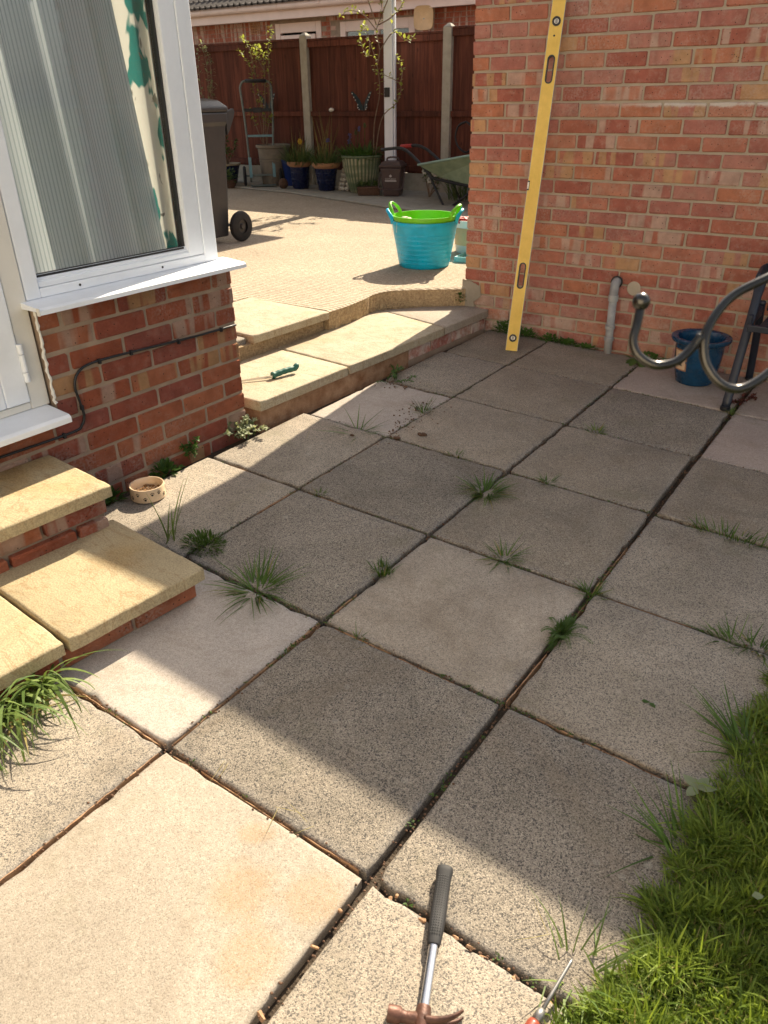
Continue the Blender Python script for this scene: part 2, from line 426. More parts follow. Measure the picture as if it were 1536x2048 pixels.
MAT['pipe'] = noisy('grey_pipe', (.25, .26, .27), (.40, .405, .41), 16, .6, 90, .2)
MAT['teal_handle'] = plastic('green_handle', (.02, .115, .085), .5)
MAT['orange_handle'] = plastic('red_handle', (.26, .055, .03), .35)
MAT['truck'] = noisy('faded_teal_paint', (.11, .15, .145), (.20, .22, .20), 20, .6, 60, .2, metal=.2)
MAT['truckblue'] = noisy('blue_paint', (.14, .30, .36), (.22, .38, .42), 14, .6, 60, .2)
MAT['barrow'] = noisy('barrow_green', (.19, .27, .18), (.30, .38, .26), 10, .65, 80, .2)
MAT['barrow_rim'] = noisy('barrow_rim', (.27, .43, .37), (.36, .50, .42), 10, .5, 80, .2)
MAT['stone_w'] = noisy('white_stone', (.55, .50, .42), (.66, .61, .52), 20, .8, 90, .4)
MAT['tile'] = noisy('roof_tile', (.06, .048, .042), (.105, .085, .072), 10, .85, 70, .5)
MAT['butterfly'] = noisy('butterfly_wing', (.006, .012, .018), (.012, .035, .045), 30, .5, 60, .1)
MAT['dish'] = plastic('dish_cream', (.66, .43, .22), .5)
MAT['bark'] = noisy('bark', (.16, .105, .07), (.26, .18, .125), 30, .9, 120, .6)
MAT['cane'] = noisy('cane', (.30, .25, .17), (.40, .33, .22), 20, .8, 90, .3)

def fence_mat():
    m, nt, p = new_mat('fence_stain', (.1, .03, .02), .8, 0, .3)
    v, rnd = obj_vec(nt)
    vs = nd(nt, 'VectorMath', {0: v, 1: (30.0, 30.0, 1.8)}, operation='MULTIPLY').outputs[0]
    n = nd(nt, 'TexNoise', {'Vector': vs, 'Scale': 1.0, 'Detail': 6, 'Roughness': .65, 'Distortion': .5})
    col = ramp(nt, n.outputs[0], [(.28, (.046, .014, .009)), (.5, (.110, .033, .020)), (.75, (.175, .058, .036))])
    k = math_n(nt, 'MULTIPLY_ADD', rnd, .5)
    k.node.inputs[2].default_value = .75
    kc = nd(nt, 'CombineColor', {0: k, 1: k, 2: k}).outputs[0]
    col = mixc(nt, 1.0, col, kc, 'MULTIPLY')
    vk = nd(nt, 'TexVoronoi', {'Vector': nd(nt, 'VectorMath', {0: v, 1: (9.0, 9.0, 3.5)}, operation='MULTIPLY').outputs[0], 'Scale': 1.0})
    kn = ramp(nt, vk.outputs['Distance'], [(.05, 1.0), (.11, 0.0)])
    col = mixc(nt, math_n(nt, 'MULTIPLY', kn, .7), col, (.03, .01, .008))
    nt.links.new(col, p.inputs['Base Color'])
    bump(nt, p, n.outputs[0], .5, .004)
    return m
MAT['fence'] = fence_mat()

def leaf_mat(name, c1, c2, transl=.35, scale=9, rough=.55):
    m = bpy.data.materials.new(name)
    m.use_nodes = True
    nt = m.node_tree
    p = nt.nodes['Principled BSDF']
    o = nt.nodes['Material Output']
    g = nd(nt, 'NewGeometry')
    wn2 = nd(nt, 'TexWhiteNoise', {'W': g.outputs['Random Per Island']}, noise_dimensions='1D')
    n = nd(nt, 'TexNoise', {'Vector': g.outputs['Position'], 'Scale': scale, 'Detail': 3})
    f = math_n(nt, 'ADD', math_n(nt, 'MULTIPLY', wn2.outputs[0], .55), math_n(nt, 'MULTIPLY', n.outputs[0], .5))
    col = ramp(nt, f, [(.2, c1), (.85, c2)])
    nt.links.new(col, p.inputs['Base Color'])
    p.inputs['Roughness'].default_value = rough
    p.inputs['Specular IOR Level'].default_value = .35
    tr = nt.nodes.new('ShaderNodeBsdfTranslucent')
    tc2 = mixc(nt, .5, col, (c2[0] * 1.3, c2[1] * 1.25, c2[2] * .6))
    nt.links.new(tc2, tr.inputs[0])
    mx = nt.nodes.new('ShaderNodeMixShader')
    mx.inputs[0].default_value = transl
    nt.links.new(p.outputs[0], mx.inputs[1])
    nt.links.new(tr.outputs[0], mx.inputs[2])
    nt.links.new(mx.outputs[0], o.inputs[0])
    return m
MAT['grass'] = leaf_mat('lawn_grass', (.055, .105, .014), (.25, .33, .045), .42)
MAT['grass_dry'] = leaf_mat('dry_grass', (.20, .16, .06), (.32, .27, .10))
MAT['tuft'] = leaf_mat('joint_grass', (.035, .08, .013), (.115, .20, .035))
MAT['strap'] = leaf_mat('strap_leaves', (.045, .095, .02), (.20, .27, .07), .3, 30)
MAT['weed'] = leaf_mat('weed_leaves', (.03, .08, .015), (.10, .19, .04))
MAT['weed_pale'] = leaf_mat('grey_green_leaves', (.15, .20, .10), (.36, .38, .24))
MAT['moss'] = leaf_mat('mossy_green', (.03, .07, .01), (.09, .16, .025))
MAT['spring'] = leaf_mat('spring_leaves', (.17, .22, .04), (.38, .41, .10), .4)
MAT['potleaf'] = leaf_mat('pot_leaves', (.04, .085, .02), (.14, .19, .07))
MAT['purple'] = leaf_mat('purple_leaves', (.08, .02, .02), (.15, .05, .04))
MAT['blossom'] = leaf_mat('white_blossom', (.60, .56, .48), (.72, .68, .62), .3)
MAT['yellowfl'] = leaf_mat('yellow_flower', (.60, .36, .02), (.68, .46, .04), .3)
MAT['bluefl'] = leaf_mat('blue_flower', (.08, .08, .22), (.16, .16, .35), .3)

# ------------------------------------------------------------------ object helpers
def tag(o, label=None, cat=None, group=None, kind=None):
    if label: o['label'] = label
    if cat: o['category'] = cat
    if group: o['group'] = group
    if kind: o['kind'] = kind
    return o

def empty(name, loc=(0, 0, 0), rz=0.0, parent=None):
    o = bpy.data.objects.new(name, None)
    o.empty_display_size = .1
    COL.objects.link(o)
    o.location = loc
    o.rotation_euler = (0, 0, rz)
    if parent: o.parent = parent
    return o

def link(name, me, parent=None, loc=None, rot=None):
    o = bpy.data.objects.new(name, me)
    COL.objects.link(o)
    if parent is not None: o.parent = parent
    if loc is not None: o.location = loc
    if rot is not None: o.rotation_euler = rot
    return o

class MB:
    """collects shapes and links them as one mesh object"""
    def __init__(s):
        s.v, s.f = [], []
    def add(s, vs, fs, M=None):
        b = len(s.v)
        if M is not None:
            vs = [tuple(M @ Vector(x)) for x in vs]
        s.v.extend([tuple(x) for x in vs])
        s.f.extend([tuple(i + b for i in f) for f in fs])
        return s
    def box(s, x0, x1, y0, y1, z0, z1, M=None):
        vs = [(x0, y0, z0), (x1, y0, z0), (x1, y1, z0), (x0, y1, z0), (x0, y0, z1), (x1, y0, z1), (x1, y1, z1), (x0, y1, z1)]
        return s.add(vs, [(0, 3, 2, 1), (4, 5, 6, 7), (0, 1, 5, 4), (1, 2, 6, 5), (2, 3, 7, 6), (3, 0, 4, 7)], M)
    def frus(s, b, t, z0, z1, M=None):
        """frustum between two rectangles b=(x0,x1,y0,y1) at z0 and t at z1"""
        vs = [(b[0], b[2], z0), (b[1], b[2], z0), (b[1], b[3], z0), (b[0], b[3], z0), (t[0], t[2], z1), (t[1], t[2], z1), (t[1], t[3], z1), (t[0], t[3], z1)]
        return s.add(vs, [(0, 3, 2, 1), (4, 5, 6, 7), (0, 1, 5, 4), (1, 2, 6, 5), (2, 3, 7, 6), (3, 0, 4, 7)], M)
    def prism(s, pts, z0, z1, M=None):
        n = len(pts)
        vs = [(p[0], p[1], z0) for p in pts] + [(p[0], p[1], z1) for p in pts]
        fs = [tuple(range(n - 1, -1, -1)), tuple(range(n, 2 * n))] + [(i, (i + 1) % n, n + (i + 1) % n, n + i) for i in range(n)]
        return s.add(vs, fs, M)
    def lathe(s, prof, seg=32, M=None, cap=True, a0=0.0, a1=2 * math.pi):
        full = abs(a1 - a0 - 2 * math.pi) < 1e-6
        ns = seg if full else seg + 1
        vs, fs = [], []
        for r, z in prof:
            for k in range(ns):
                a = a0 + (a1 - a0) * k / seg
                vs.append((r * math.cos(a), r * math.sin(a), z))
        for i in range(len(prof) - 1):
            for k in range(seg):
                k2 = (k + 1) % ns
                fs.append((i * ns + k, i * ns + k2, (i + 1) * ns + k2, (i + 1) * ns + k))
        if cap and full:
            if prof[0][0] > 1e-6: fs.append(tuple(range(ns - 1, -1, -1)))
            if prof[-1][0] > 1e-6: fs.append(tuple((len(prof) - 1) * ns + k for k in range(ns)))
        return s.add(vs, fs, M)
    def tube(s, pts, r, seg=8, M=None, closed=False, caps=True, flat=1.0):
        pts = [Vector(p) for p in pts]
        n = len(pts)
        rs = r if isinstance(r, (list, tuple)) else [r] * n
        tang = []
        for i in range(n):
            a = pts[(i - 1) % n] if (closed or i > 0) else pts[0]
            b = pts[(i + 1) % n] if (closed or i < n - 1) else pts[-1]
            tang.append((b - a).normalized())
        up = Vector((0, 0, 1)) if abs(tang[0].z) < .9 else Vector((1, 0, 0))
        nrm = (up - tang[0] * up.dot(tang[0])).normalized()
        vs, fs = [], []
        for i in range(n):
            nrm = (nrm - tang[i] * nrm.dot(tang[i])).normalized()
            bn = tang[i].cross(nrm)
            for k in range(seg):
                a = 2 * math.pi * k / seg
                vs.append(tuple(pts[i] + (nrm * math.cos(a) + bn * math.sin(a) * flat) * rs[i]))
        m = n if closed else n - 1
        for i in range(m):
            j = (i + 1) % n
            for k in range(seg):
                k2 = (k + 1) % seg
                fs.append((i * seg + k, i * seg + k2, j * seg + k2, j * seg + k))
        if caps and not closed:
            fs.append(tuple(range(seg - 1, -1, -1)))
            fs.append(tuple((n - 1) * seg + k for k in range(seg)))
        return s.add(vs, fs, M)
    def ball(s, c, r, seg=12, rings=8, sc=(1, 1, 1), jit=0.0):
        vs, fs = [], []
        for i in range(rings + 1):
            t = math.pi * i / rings
            for k in range(seg):
                a = 2 * math.pi * k / seg
                d = Vector((math.sin(t) * math.cos(a), math.sin(t) * math.sin(a), math.cos(t)))
                q = r * (1 + jit * noise.noise(d * 2.3 + Vector(c) * 31))
                vs.append((c[0] + d.x * q * sc[0], c[1] + d.y * q * sc[1], c[2] + d.z * q * sc[2]))
        for i in range(rings):
            for k in range(seg):
                k2 = (k + 1) % seg
                fs.append((i * seg + k, (i + 1) * seg + k, (i + 1) * seg + k2, i * seg + k2))
        return s.add(vs, fs)
    def mesh(s, name, mat, smooth=False):
        me = bpy.data.meshes.new(name)
        me.from_pydata(s.v, [], s.f)
        me.materials.append(MAT[mat] if isinstance(mat, str) else mat)
        if smooth:
            me.polygons.foreach_set('use_smooth', [True] * len(me.polygons))
        me.update()
        return me
    def build(s, name, mat, parent=None, smooth=False, loc=None, rot=None, bevel=0, auto=None):
        me = s.mesh(name, mat, smooth)
        o = link(name, me, parent, loc, rot)
        if bevel:
            b = o.modifiers.new('bevel', 'BEVEL')
            b.width = bevel
            b.segments = 2
            b.limit_method = 'ANGLE'
            b.angle_limit = math.radians(35)
        if auto:
            try:
                me.set_sharp_from_angle(angle=math.radians(auto))
            except Exception:
                pass
        return o

def bez(pts, n=8):
    """smooth polyline through the points (Catmull-Rom)"""
    P = [Vector(p) for p in pts]
    P = [P[0] * 2 - P[1]] + P + [P[-1] * 2 - P[-2]]
    out = []
    for i in range(1, len(P) - 2):
        for k in range(n):
            t = k / n
            a, b, c, d = P[i - 1], P[i], P[i + 1], P[i + 2]
            out.append(.5 * ((2 * b) + (c - a) * t + (2 * a - 5 * b + 4 * c - d) * t * t + (3 * b - a - 3 * c + d) * t ** 3))
    out.append(P[-2])
    return out

def hull_brick(lx, ly, lz, ch=.004, jit=.0022, seed=0):
    """a chamfered, slightly uneven block, centred on its origin"""
    r = random.Random(seed)
    bm = bmesh.new()
    for sx in (-1, 1):
        for sy in (-1, 1):
            for sz in (-1, 1):
                for ax in range(3):
                    c = [ch * r.uniform(.6, 1.7) if k != ax else 0.0 for k in range(3)]
                    j = [r.uniform(-jit, jit * .3) for _ in range(3)]
                    bm.verts.new((sx * (lx / 2 - c[0] + j[0]), sy * (ly / 2 - c[1] + j[1]), sz * (lz / 2 - c[2] + j[2])))
    bmesh.ops.convex_hull(bm, input=bm.verts)
    me = bpy.data.meshes.new('block')
    bm.to_mesh(me)
    bm.free()
    return me

ZA, ZB = -0.0243, 0.0046
def zp(x, y):
    return ZA * x + ZB * y
P_ROT = (math.atan(ZB), -math.atan(ZA), 0.0)
ZD = 0.28      # driveway level

# ================================================================== THE SETTING
g = MB().box(-150, 150, -150, 150, -.35, -.30).build('ground', 'ground')
tag(g, 'bare earth ground spreading out beneath the whole garden', 'ground', kind='structure')

def slab_mesh(name, poly, th, mat, seed, step=.035, jit=.0022, chips=.12, chip=.008, edge=.005):
    """a paving slab with worn, slightly chipped edges; top face at z = 0"""
    r = random.Random(seed)
    ring = []
    n = len(poly)
    cx = sum(p[0] for p in poly) / n
    cy = sum(p[1] for p in poly) / n
    for i in range(n):
        a, b = Vector(poly[i]), Vector(poly[(i + 1) % n])
        d = b - a
        L = d.length
        k = max(2, int(L / step))
        nin = Vector((-d.y, d.x)).normalized()
        for q in range(k):
            t = q / k
            p = a + d * t
            w = noise.noise(Vector((p.x * 9, p.y * 9, seed * 3.7))) * jit * 1.2
            inn = abs(w) + r.uniform(0, jit * .7)
            if q == 0:
                prev = Vector(poly[i - 1]) - a
                inn2 = (prev.normalized() + d.normalized()) * (.0035 + (chip * .6 if r.random() < .2 else 0))
                ring.append((p.x + inn2.x, p.y + inn2.y, 0))
                continue
            if r.random() < chips:
                inn += r.uniform(.2, 1) * chip
            ring.append((p.x + nin.x * inn, p.y + nin.y * inn, inn))
    m = len(ring)
    vs = [(p[0], p[1], -th) for p in ring]
    vs += [(p[0], p[1], -edge * .9 - r.uniform(0, .003)) for p in ring]
    for p in ring:
        v = Vector((cx - p[0], cy - p[1]))
        v = v.normalized() * (edge + p[2] * .5)
        vs.append((p[0] + v.x * .55, p[1] + v.y * .55, -.0016))
    for p in ring:
        v = Vector((cx - p[0], cy - p[1]))
        v = v.normalized() * (edge * 2.2 + p[2] * .6)
        vs.append((p[0] + v.x, p[1] + v.y, 0))
    fs = []
    for l in range(3):
        for i in range(m):
            j = (i + 1) % m
            fs.append((l * m + i, l * m + j, (l + 1) * m + j, (l + 1) * m + i))
    fs.append(tuple(3 * m + i for i in range(m)))
    fs.append(tuple(range(m - 1, -1, -1)))
    me = bpy.data.meshes.new(name)
    me.from_pydata(vs, [], fs)
    me.materials.append(MAT[mat])
    me.polygons.foreach_set('use_smooth', [False] * m + [True] * (2 * m) + [True, False])
    me.update()
    return me

# ---- patio
pt = MB()
pv = [(x, y, zp(x, y) - .034) for x, y in ((-1.25, -2.6), (1.35, -2.6), (1.35, 1.15), (3.6, 1.15), (3.6, 3.72), (-1.25, 3.72))]
pt.add([(a, b, c - .2) for a, b, c in pv] + pv, [tuple(range(5, -1, -1)), tuple(range(6, 12))] + [(i, (i + 1) % 6, 6 + (i + 1) % 6, 6 + i) for i in range(6)])
patio = pt.build('patio', 'soil')
tag(patio, 'square concrete slab patio between the house steps and the garage', 'patio', kind='structure')

GY = [-1.83, -1.22, -.61, 0, .609, 1.217, 1.832, 2.437, 3.048, 3.625]
def slab(x0, x1, y0, y1, mat, dz=0.0, seed=None, tilt=(0, 0), poly=None):
    seed = seed if seed is not None else int(abs(x0 * 731 + y0 * 377) * 10) % 9973
    cx, cy = (x0 + x1) / 2, (y0 + y1) / 2
    if poly is None:
        poly = [(x0 - cx, y0 - cy), (x1 - cx, y0 - cy), (x1 - cx, y1 - cy), (x0 - cx, y1 - cy)]
    else:
        poly = [(a - cx, b - cy) for a, b in poly]
    me = slab_mesh('paving_slab', poly, .045, mat, seed)
    o = link('paving_slab', me, patio, (cx, cy, zp(cx, cy) + dz), (P_ROT[0] + tilt[0], P_ROT[1] + tilt[1], 0))
    return o
J = .0045
def rowy(j):
    return GY[j + 3] + J, GY[j + 4] - J
# columns: -2 beside the steps, -1, 0, 1 and 2 to the lawn
XL, XR = -.61, .61
SL = {
 (-2, 1): ('slab_mid', -1.12, XL), (-2, 2): ('slab_mid', -1.10, XL), (-2, 3): ('slab_grey', -1.07, XL), (-2, 4): ('slab_dark', -1.05, XL), (-2, 5): ('slab_brown', -1.03, XL),
 (-1, -2): ('slab_mid', XL, 0), (-1, -1): ('slab_mid', XL, 0), (-1, 0): ('slab_grey', XL, 0), (-1, 1): ('slab_dark', XL, 0), (-1, 2): ('slab_dark', XL, 0), (-1, 3): ('slab_brown', XL, 0), (-1, 4): ('slab_brown', XL, 0), (-1, 5): ('slab_brown', XL, 0),
 (0, -2): ('slab_mid', 0, XR), (0, -1): ('slab_stained', 0, XR), (0, 0): ('slab_dark', 0, XR), (0, 1): ('slab_tan', 0, XR), (0, 2): ('slab_brown', 0, XR), (0, 3): ('slab_brown', 0, XR), (0, 4): ('slab_dark', 0, XR), (0, 5): ('slab_pink', 0, XR),
 (-1, -3): ('slab_light', XL, 0), (0, -3): ('slab_mid', 0, XR), (1, -3): ('slab_mid', XR, 1.06), (1, -2): ('slab_dark', XR, 1.06), (1, -1): ('slab_mid', XR, 1.075), (1, 0): ('slab_dark', XR, 1.165), (1, 1): ('slab_mid', XR, 1.20), (1, 2): ('slab_mid', XR, 1.22), (1, 3): ('slab_brown', XR, 1.22), (1, 4): ('slab_pink', XR, 1.22), (1, 5): ('slab_pink', XR, 1.22),
 (2, 3): ('slab_mid', 1.22, 1.83), (2, 4): ('slab_brown', 1.22, 1.83), (2, 5): ('slab_pink', 1.22, 1.83), (2, 2): ('slab_dark', 1.22, 1.83),
}
rs = random.Random(5)
for (i, j), (mt, xa, xb) in SL.items():
    y0, y1 = rowy(j)
    xa2, xb2 = xa + J, xb - J
    if i == 0: xb2 -= .004 if j > 1 else .006
    if i == 1: xa2 += .006 if j != 2 else .001
    if i == 0 and j == 3: xb2 -= .008
    slab(xa2, xb2, y0, y1, mt, rs.uniform(-.003, .003), seed=100 + i * 17 + j * 5, tilt=(rs.uniform(-.003, .003), rs.uniform(-.003, .003)))

# ---- broken pointing left along the joints
def strip(p0, p1, w, seed, lift=-.001, mat='mortar_o'):
    r = random.Random(seed)
    a, b = Vector(p0), Vector(p1)
    d = b - a
    L = d.length
    nx = Vector((-d.y, d.x)).normalized()
    k = max(3, int(L / .022))
    vs, fs = [], []
    for i in range(k + 1):
        p = a + d * (i / k)
        e = .35 if i in (0, k) else 1
        wl, wr = w * e * r.uniform(.35, .95), w * e * r.uniform(.35, .95) - .0015 * e
        for off, zz in ((-wl, -.03), (-wl * .9, lift + r.uniform(-.003, .001)), (wr * .9, lift + r.uniform(-.003, .001)), (wr, -.03)):
            q = p + nx * off
            vs.append((q.x, q.y, zp(q.x, q.y) + zz))
    for i in range(k):
        for c in range(3):
            fs.append((i * 4 + c, i * 4 + c + 1, (i + 1) * 4 + c + 1, (i + 1) * 4 + c))
    fs += [(3, 2, 1, 0), (k * 4, k * 4 + 1, k * 4 + 2, k * 4 + 3)]
    MB().add(vs, fs).build('mortar_strip', mat, patio)
for k, (p0, p1, w) in enumerate([
    ((-.004, -.60), (-.004, -.02), .0085), ((-.59, .004), (-.02, -.004), .0075), ((.004, .02), (.004, .13), .006), ((-.003, .15), (-.003, .42), .005), ((-.004, .45), (-.004, .60), .006),
    ((.05, .602), (.25, .605), .005), ((.28, .604), (.47, .603), .005), ((-.002, .66), (-.002, .78), .007), ((.61, .62), (.617, .86), .006), ((.612, 1.06), (.614, 1.17), .005),
    ((.612, 1.24), (.612, 1.55), .004), ((-.61, 1.24), (-.61, 1.50), .006), ((-.612, .98), (-.61, 1.20), .007), ((-.61, 1.52), (-.61, 1.78), .006), ((-1.0, 1.219), (-.64, 1.215), .005),
    ((.70, .609), (.80, .606), .006), ((.83, .607), (1.02, .604), .006), ((-.56, 1.215), (-.40, 1.216), .004), ((.03, -.004), (.12, -.003), .006), ((.66, 1.216), (.92, 1.217), .0035),
    ((.12, .002), (.40, -.001), .004), ((.43, 0), (.58, .001), .004)]):
    ox = (.0022 if k % 2 else -.0022)
    dx, dy = p1[0] - p0[0], p1[1] - p0[1]
    if abs(dx) > abs(dy): strip((p0[0], p0[1] + ox), (p1[0], p1[1] + ox), min(w * .5, .0034), 300 + k, -.0032)
    else: strip((p0[0] + ox, p0[1]), (p1[0] + ox, p1[1]), min(w * .5, .0034), 300 + k, -.0032)
r = random.Random(77)
for k in range(16):           # crumbs of old pointing by the hammer and along the open joint
    if k < 11:
        x = r.uniform(.63, 1.02); y = -.004 + r.uniform(-.012, .005)
    else:
        x = .607 + r.uniform(-.008, .008); y = r.uniform(-.5, -.03)
    me = hull_brick(r.uniform(.007, .020), r.uniform(.006, .010), r.uniform(.005, .009), .0022, .002, k)
    me.materials.append(MAT['mortar_o'])
    link('mortar_crumb', me, patio, (x, y, zp(x, y) + r.uniform(-.008, .001)), (r.uniform(-.3, .3), r.uniform(-.3, .3), r.uniform(-.5, .5)))

# ---- lawn sheet (blades come later)
lw = MB()
lv = [(x, y, zp(x, y) - .006) for x, y in ((1.06, -8), (12, -8), (12, 1.12), (1.205, 1.12), (1.17, .4), (1.08, -.05), (1.07, -.7))]
lw.add([(a, b, c - .2) for a, b, c in lv] + lv, [tuple(range(6, -1, -1)), tuple(range(7, 14))] + [(i, (i + 1) % 7, 7 + (i + 1) % 7, 7 + i) for i in range(7)])
lawn = lw.build('lawn', 'soil')
tag(lawn, 'dark soil of the lawn along the patio edge', 'lawn', kind='structure')

# ---- driveway
def grid_poly_top(mb, z):
    pass
edge_pts = bez([(-1.605, 2.69, 0), (-1.60, 2.85, 0), (-1.615, 3.05, 0), (-1.64, 3.2, 0), (-1.60, 3.34, 0), (-1.43, 3.48, 0), (-1.22, 3.63, 0)], 6)
dp = [(p.x, p.y) for p in edge_pts] + [(-1.20, 9.2), (-24, 9.2), (-24, 1.56), (-2.26, 1.56), (-2.26, 2.69)]
dm = MB()
nE = len(edge_pts)
n = len(dp)
r = random.Random(3)
top = [(x, y, ZD - (.006 if i < nE else 0)) for i, (x, y) in enumerate(dp)]
ins = []
for i, (x, y) in enumerate(dp):
    if i < nE:
        ins.append((x - .02 - r.uniform(0, .008), y + .008, ZD))
    else:
        ins.append((x, y, ZD))
low = [(x - (.012 + .012 * math.sin(i * 1.7) if i < nE else 0), y, .06) for i, (x, y) in enumerate(dp)]
vs = low + top + ins
fs = []
for l in range(2):
    for i in range(n):
        j = (i + 1) % n
        if l == 1 and not (i < nE - 1 or False):
            if i >= nE and j != 0 and j >= nE:
                continue
        fs.append((l * n + i, l * n + j, (l + 1) * n + j, (l + 1) * n + i))
fs.append(tuple(2 * n + i for i in range(n)))
drive = dm.add(vs, fs).build('driveway', 'drive')
drive.data.materials.append(MAT['pebbledash'])
for p in drive.data.polygons:
    if abs(p.normal.z) < .5:
        p.material_index = 1
tag(drive, 'rough textured sunlit concrete driveway above the steps', 'driveway', kind='structure')
bp = [(-9.5, 8.1), (-9.5, 7.95), (-7.3, 7.42), (-5.8, 7.22), (-3.9, 6.62), (-1.3, 6.0), (-1.3, 8.1)]
b = MB().prism(bp[::-1], ZD + .002, ZD + .022).build('path', 'stone_cream', bevel=.006)
b.data.materials[0] = MAT['concrete']
tag(b, 'low concrete border strip under the row of pots', 'path', kind='structure')

# ---- low step up from the patio to the drive
st = empty('garden_step', (-1.10, 2.6, 0))
tag(st, 'long low cream slab step with an orange stained riser beside the patio', 'step')
def fx(y):
    return -1.128 + .046 * (y - 1.6)
fr = [fx(1.60), fx(3.62)]
core = MB().prism([(-1.62 + 1.10, 1.58 - 2.6), (fx(1.585) - .02 + 1.10, 1.585 - 2.6), (fx(2.76) - .02 + 1.10, 2.76 - 2.6), (-1.62 + 1.10, 2.76 - 2.6)], -.05, .117)
core.build('riser', 'render_o', st)
yy = 2.775
k = 0
while yy < 3.6:
    L = min(.215, 3.62 - yy)
    for zc, hh in ((.078, .064),):
        me = hull_brick(L, .10, hh, .004, .003, 900 + k)
        me.materials.append(MAT['brick_g'])
        link('brick', me, st, (fx(yy + L / 2) - .07 + 1.10, yy + L / 2 - 2.6, zc), (0, 0, math.pi / 2 - .046))
    yy += .225
    k += 1
MB().prism([(-1.62 + 1.10, .165), (fx(2.765) - .028 + 1.10, .165), (fx(3.62) - .028 + 1.10, 1.02), (-1.25 + 1.10, 1.03), (-1.62 + 1.10, .70)], -.05, .114).build('backing', 'mortar_h', st)
def sslab(name, poly, z, mat, parent, seed, th=.047, org=(-1.10, 2.6)):
    cx = sum(p[0] for p in poly) / len(poly); cy = sum(p[1] for p in poly) / len(poly)
    me = slab_mesh(name, [(a - cx, b - cy) for a, b in poly], th, mat, seed, edge=.005, chips=.1, chip=.006, jit=.0016)
    return link(name, me, parent, (cx - org[0], cy - org[1], z))
sslab('step_slab', [(-1.70, 1.575), (fx(1.575), 1.575), (fx(2.205), 2.205), (-1.70, 2.26)], .165, 'stone_cream', st, 41)
sslab('step_slab', [(-1.70, 2.268), (fx(2.21), 2.213), (fx(3.105), 3.105), (-1.66, 3.26)], .166, 'stone_cream', st, 42)
sslab('step_slab', [(-1.62, 3.245), (fx(3.11), 3.112), (fx(3.62), 3.628), (-1.235, 3.634), (-1.45, 3.45)], .168, 'slab_light', st, 43)

# ---- upper flags at the top of the step
uf = empty('upper_flags', (-1.9, 2.1, 0))
tag(uf, 'pale swirled sandstone flags edging the drive above the low step', 'flagstone')
MB().box(-.36, .265, -.56, .57, .05, .237).build('base', 'pebbledash', uf)
sslab('flagstone', [(-2.25, 2.075), (-1.615, 2.06), (-1.59, 2.68), (-2.25, 2.70)], ZD + .002, 'stone_cream', uf, 51, .043, (-1.9, 2.1))
sslab('flagstone', [(-2.25, 1.56), (-1.66, 1.56), (-1.66, 2.052), (-2.25, 2.066)], ZD - .012, 'slab_mid', uf, 52, .05, (-1.9, 2.1))

# ---- back door steps, two separate tiers
DR = -.088
def door_frame(ox, oy):
    return empty('door_step', (ox, oy, 0), DR)
low_st = door_frame(-.362, .494)
tag(low_st, 'lower golden cast stone door step on one brick course', 'step')
MB().box(-.60, -.045, -1.9, -.02, -.06, .082).build('core', 'mortar_h', low_st)
def lslab(x0, x1, y0, y1, z, parent, seed, mat='stone_gold'):
    cx, cy = (x0 + x1) / 2, (y0 + y1) / 2
    me = slab_mesh('step_slab', [(x0 - cx, y0 - cy), (x1 - cx, y0 - cy), (x1 - cx, y1 - cy), (x0 - cx, y1 - cy)], .042, mat, seed, edge=.005, chips=.12, chip=.0035, jit=.0013)
    return link('step_slab', me, parent, (cx, cy, z))
lslab(-.50, 0, -.458, 0, .125, low_st, 61)
lslab(-.50, -.004, -.925, -.466, .124, low_st, 62)
lslab(-.50, -.004, -1.39, -.933, .124, low_st, 63)
def riser_bricks(parent, xf, y1, y0, zc, off, seed, mat='brick_h', hh=.062):
    y = y1
    k = 0
    first = off
    while y > y0:
        L = first if k == 0 else .218
        me = hull_brick(L, .10, hh, .004, .003, seed + k)
        me.materials.append(MAT[mat])
        link('brick', me, parent, (xf - .05, y - L / 2, zc), (0, 0, math.pi / 2))
        y -= L + .011
        k += 1
riser_bricks(low_st, -.032, -.020, -1.4, .045, .218, 700)
for k in range(2):
    me = hull_brick(.21, .1, .062, .004, .003, 740 + k)
    me.materials.append(MAT['brick_h'])
    link('brick', me, low_st, (-.24 - k * .222, -.075, .045))
up_st = empty('door_step', (-.796, .520, 0), DR)
tag(up_st, 'upper golden cast stone door step on two brick courses below the sill', 'step')
MB().box(-.36, -.052, -1.9, -.022, -.06, .236).build('core', 'mortar_h', up_st)
lslab(-.392, 0, -.62, 0, .28, up_st, 65)
lslab(-.392, 0, -1.24, -.628, .279, up_st, 66)
riser_bricks(up_st, -.030, -.018, -1.4, .2025, .218, 760)
riser_bricks(up_st, -.024, -.022, -1.4, .127, .108, 780)
for k in range(2):
    me = hull_brick(.16, .1, .062, .004, .003, 750 + k)
    me.materials.append(MAT['brick_h'])
    link('brick', me, up_st, (-.215, -.072, .127 + .0755 * k))

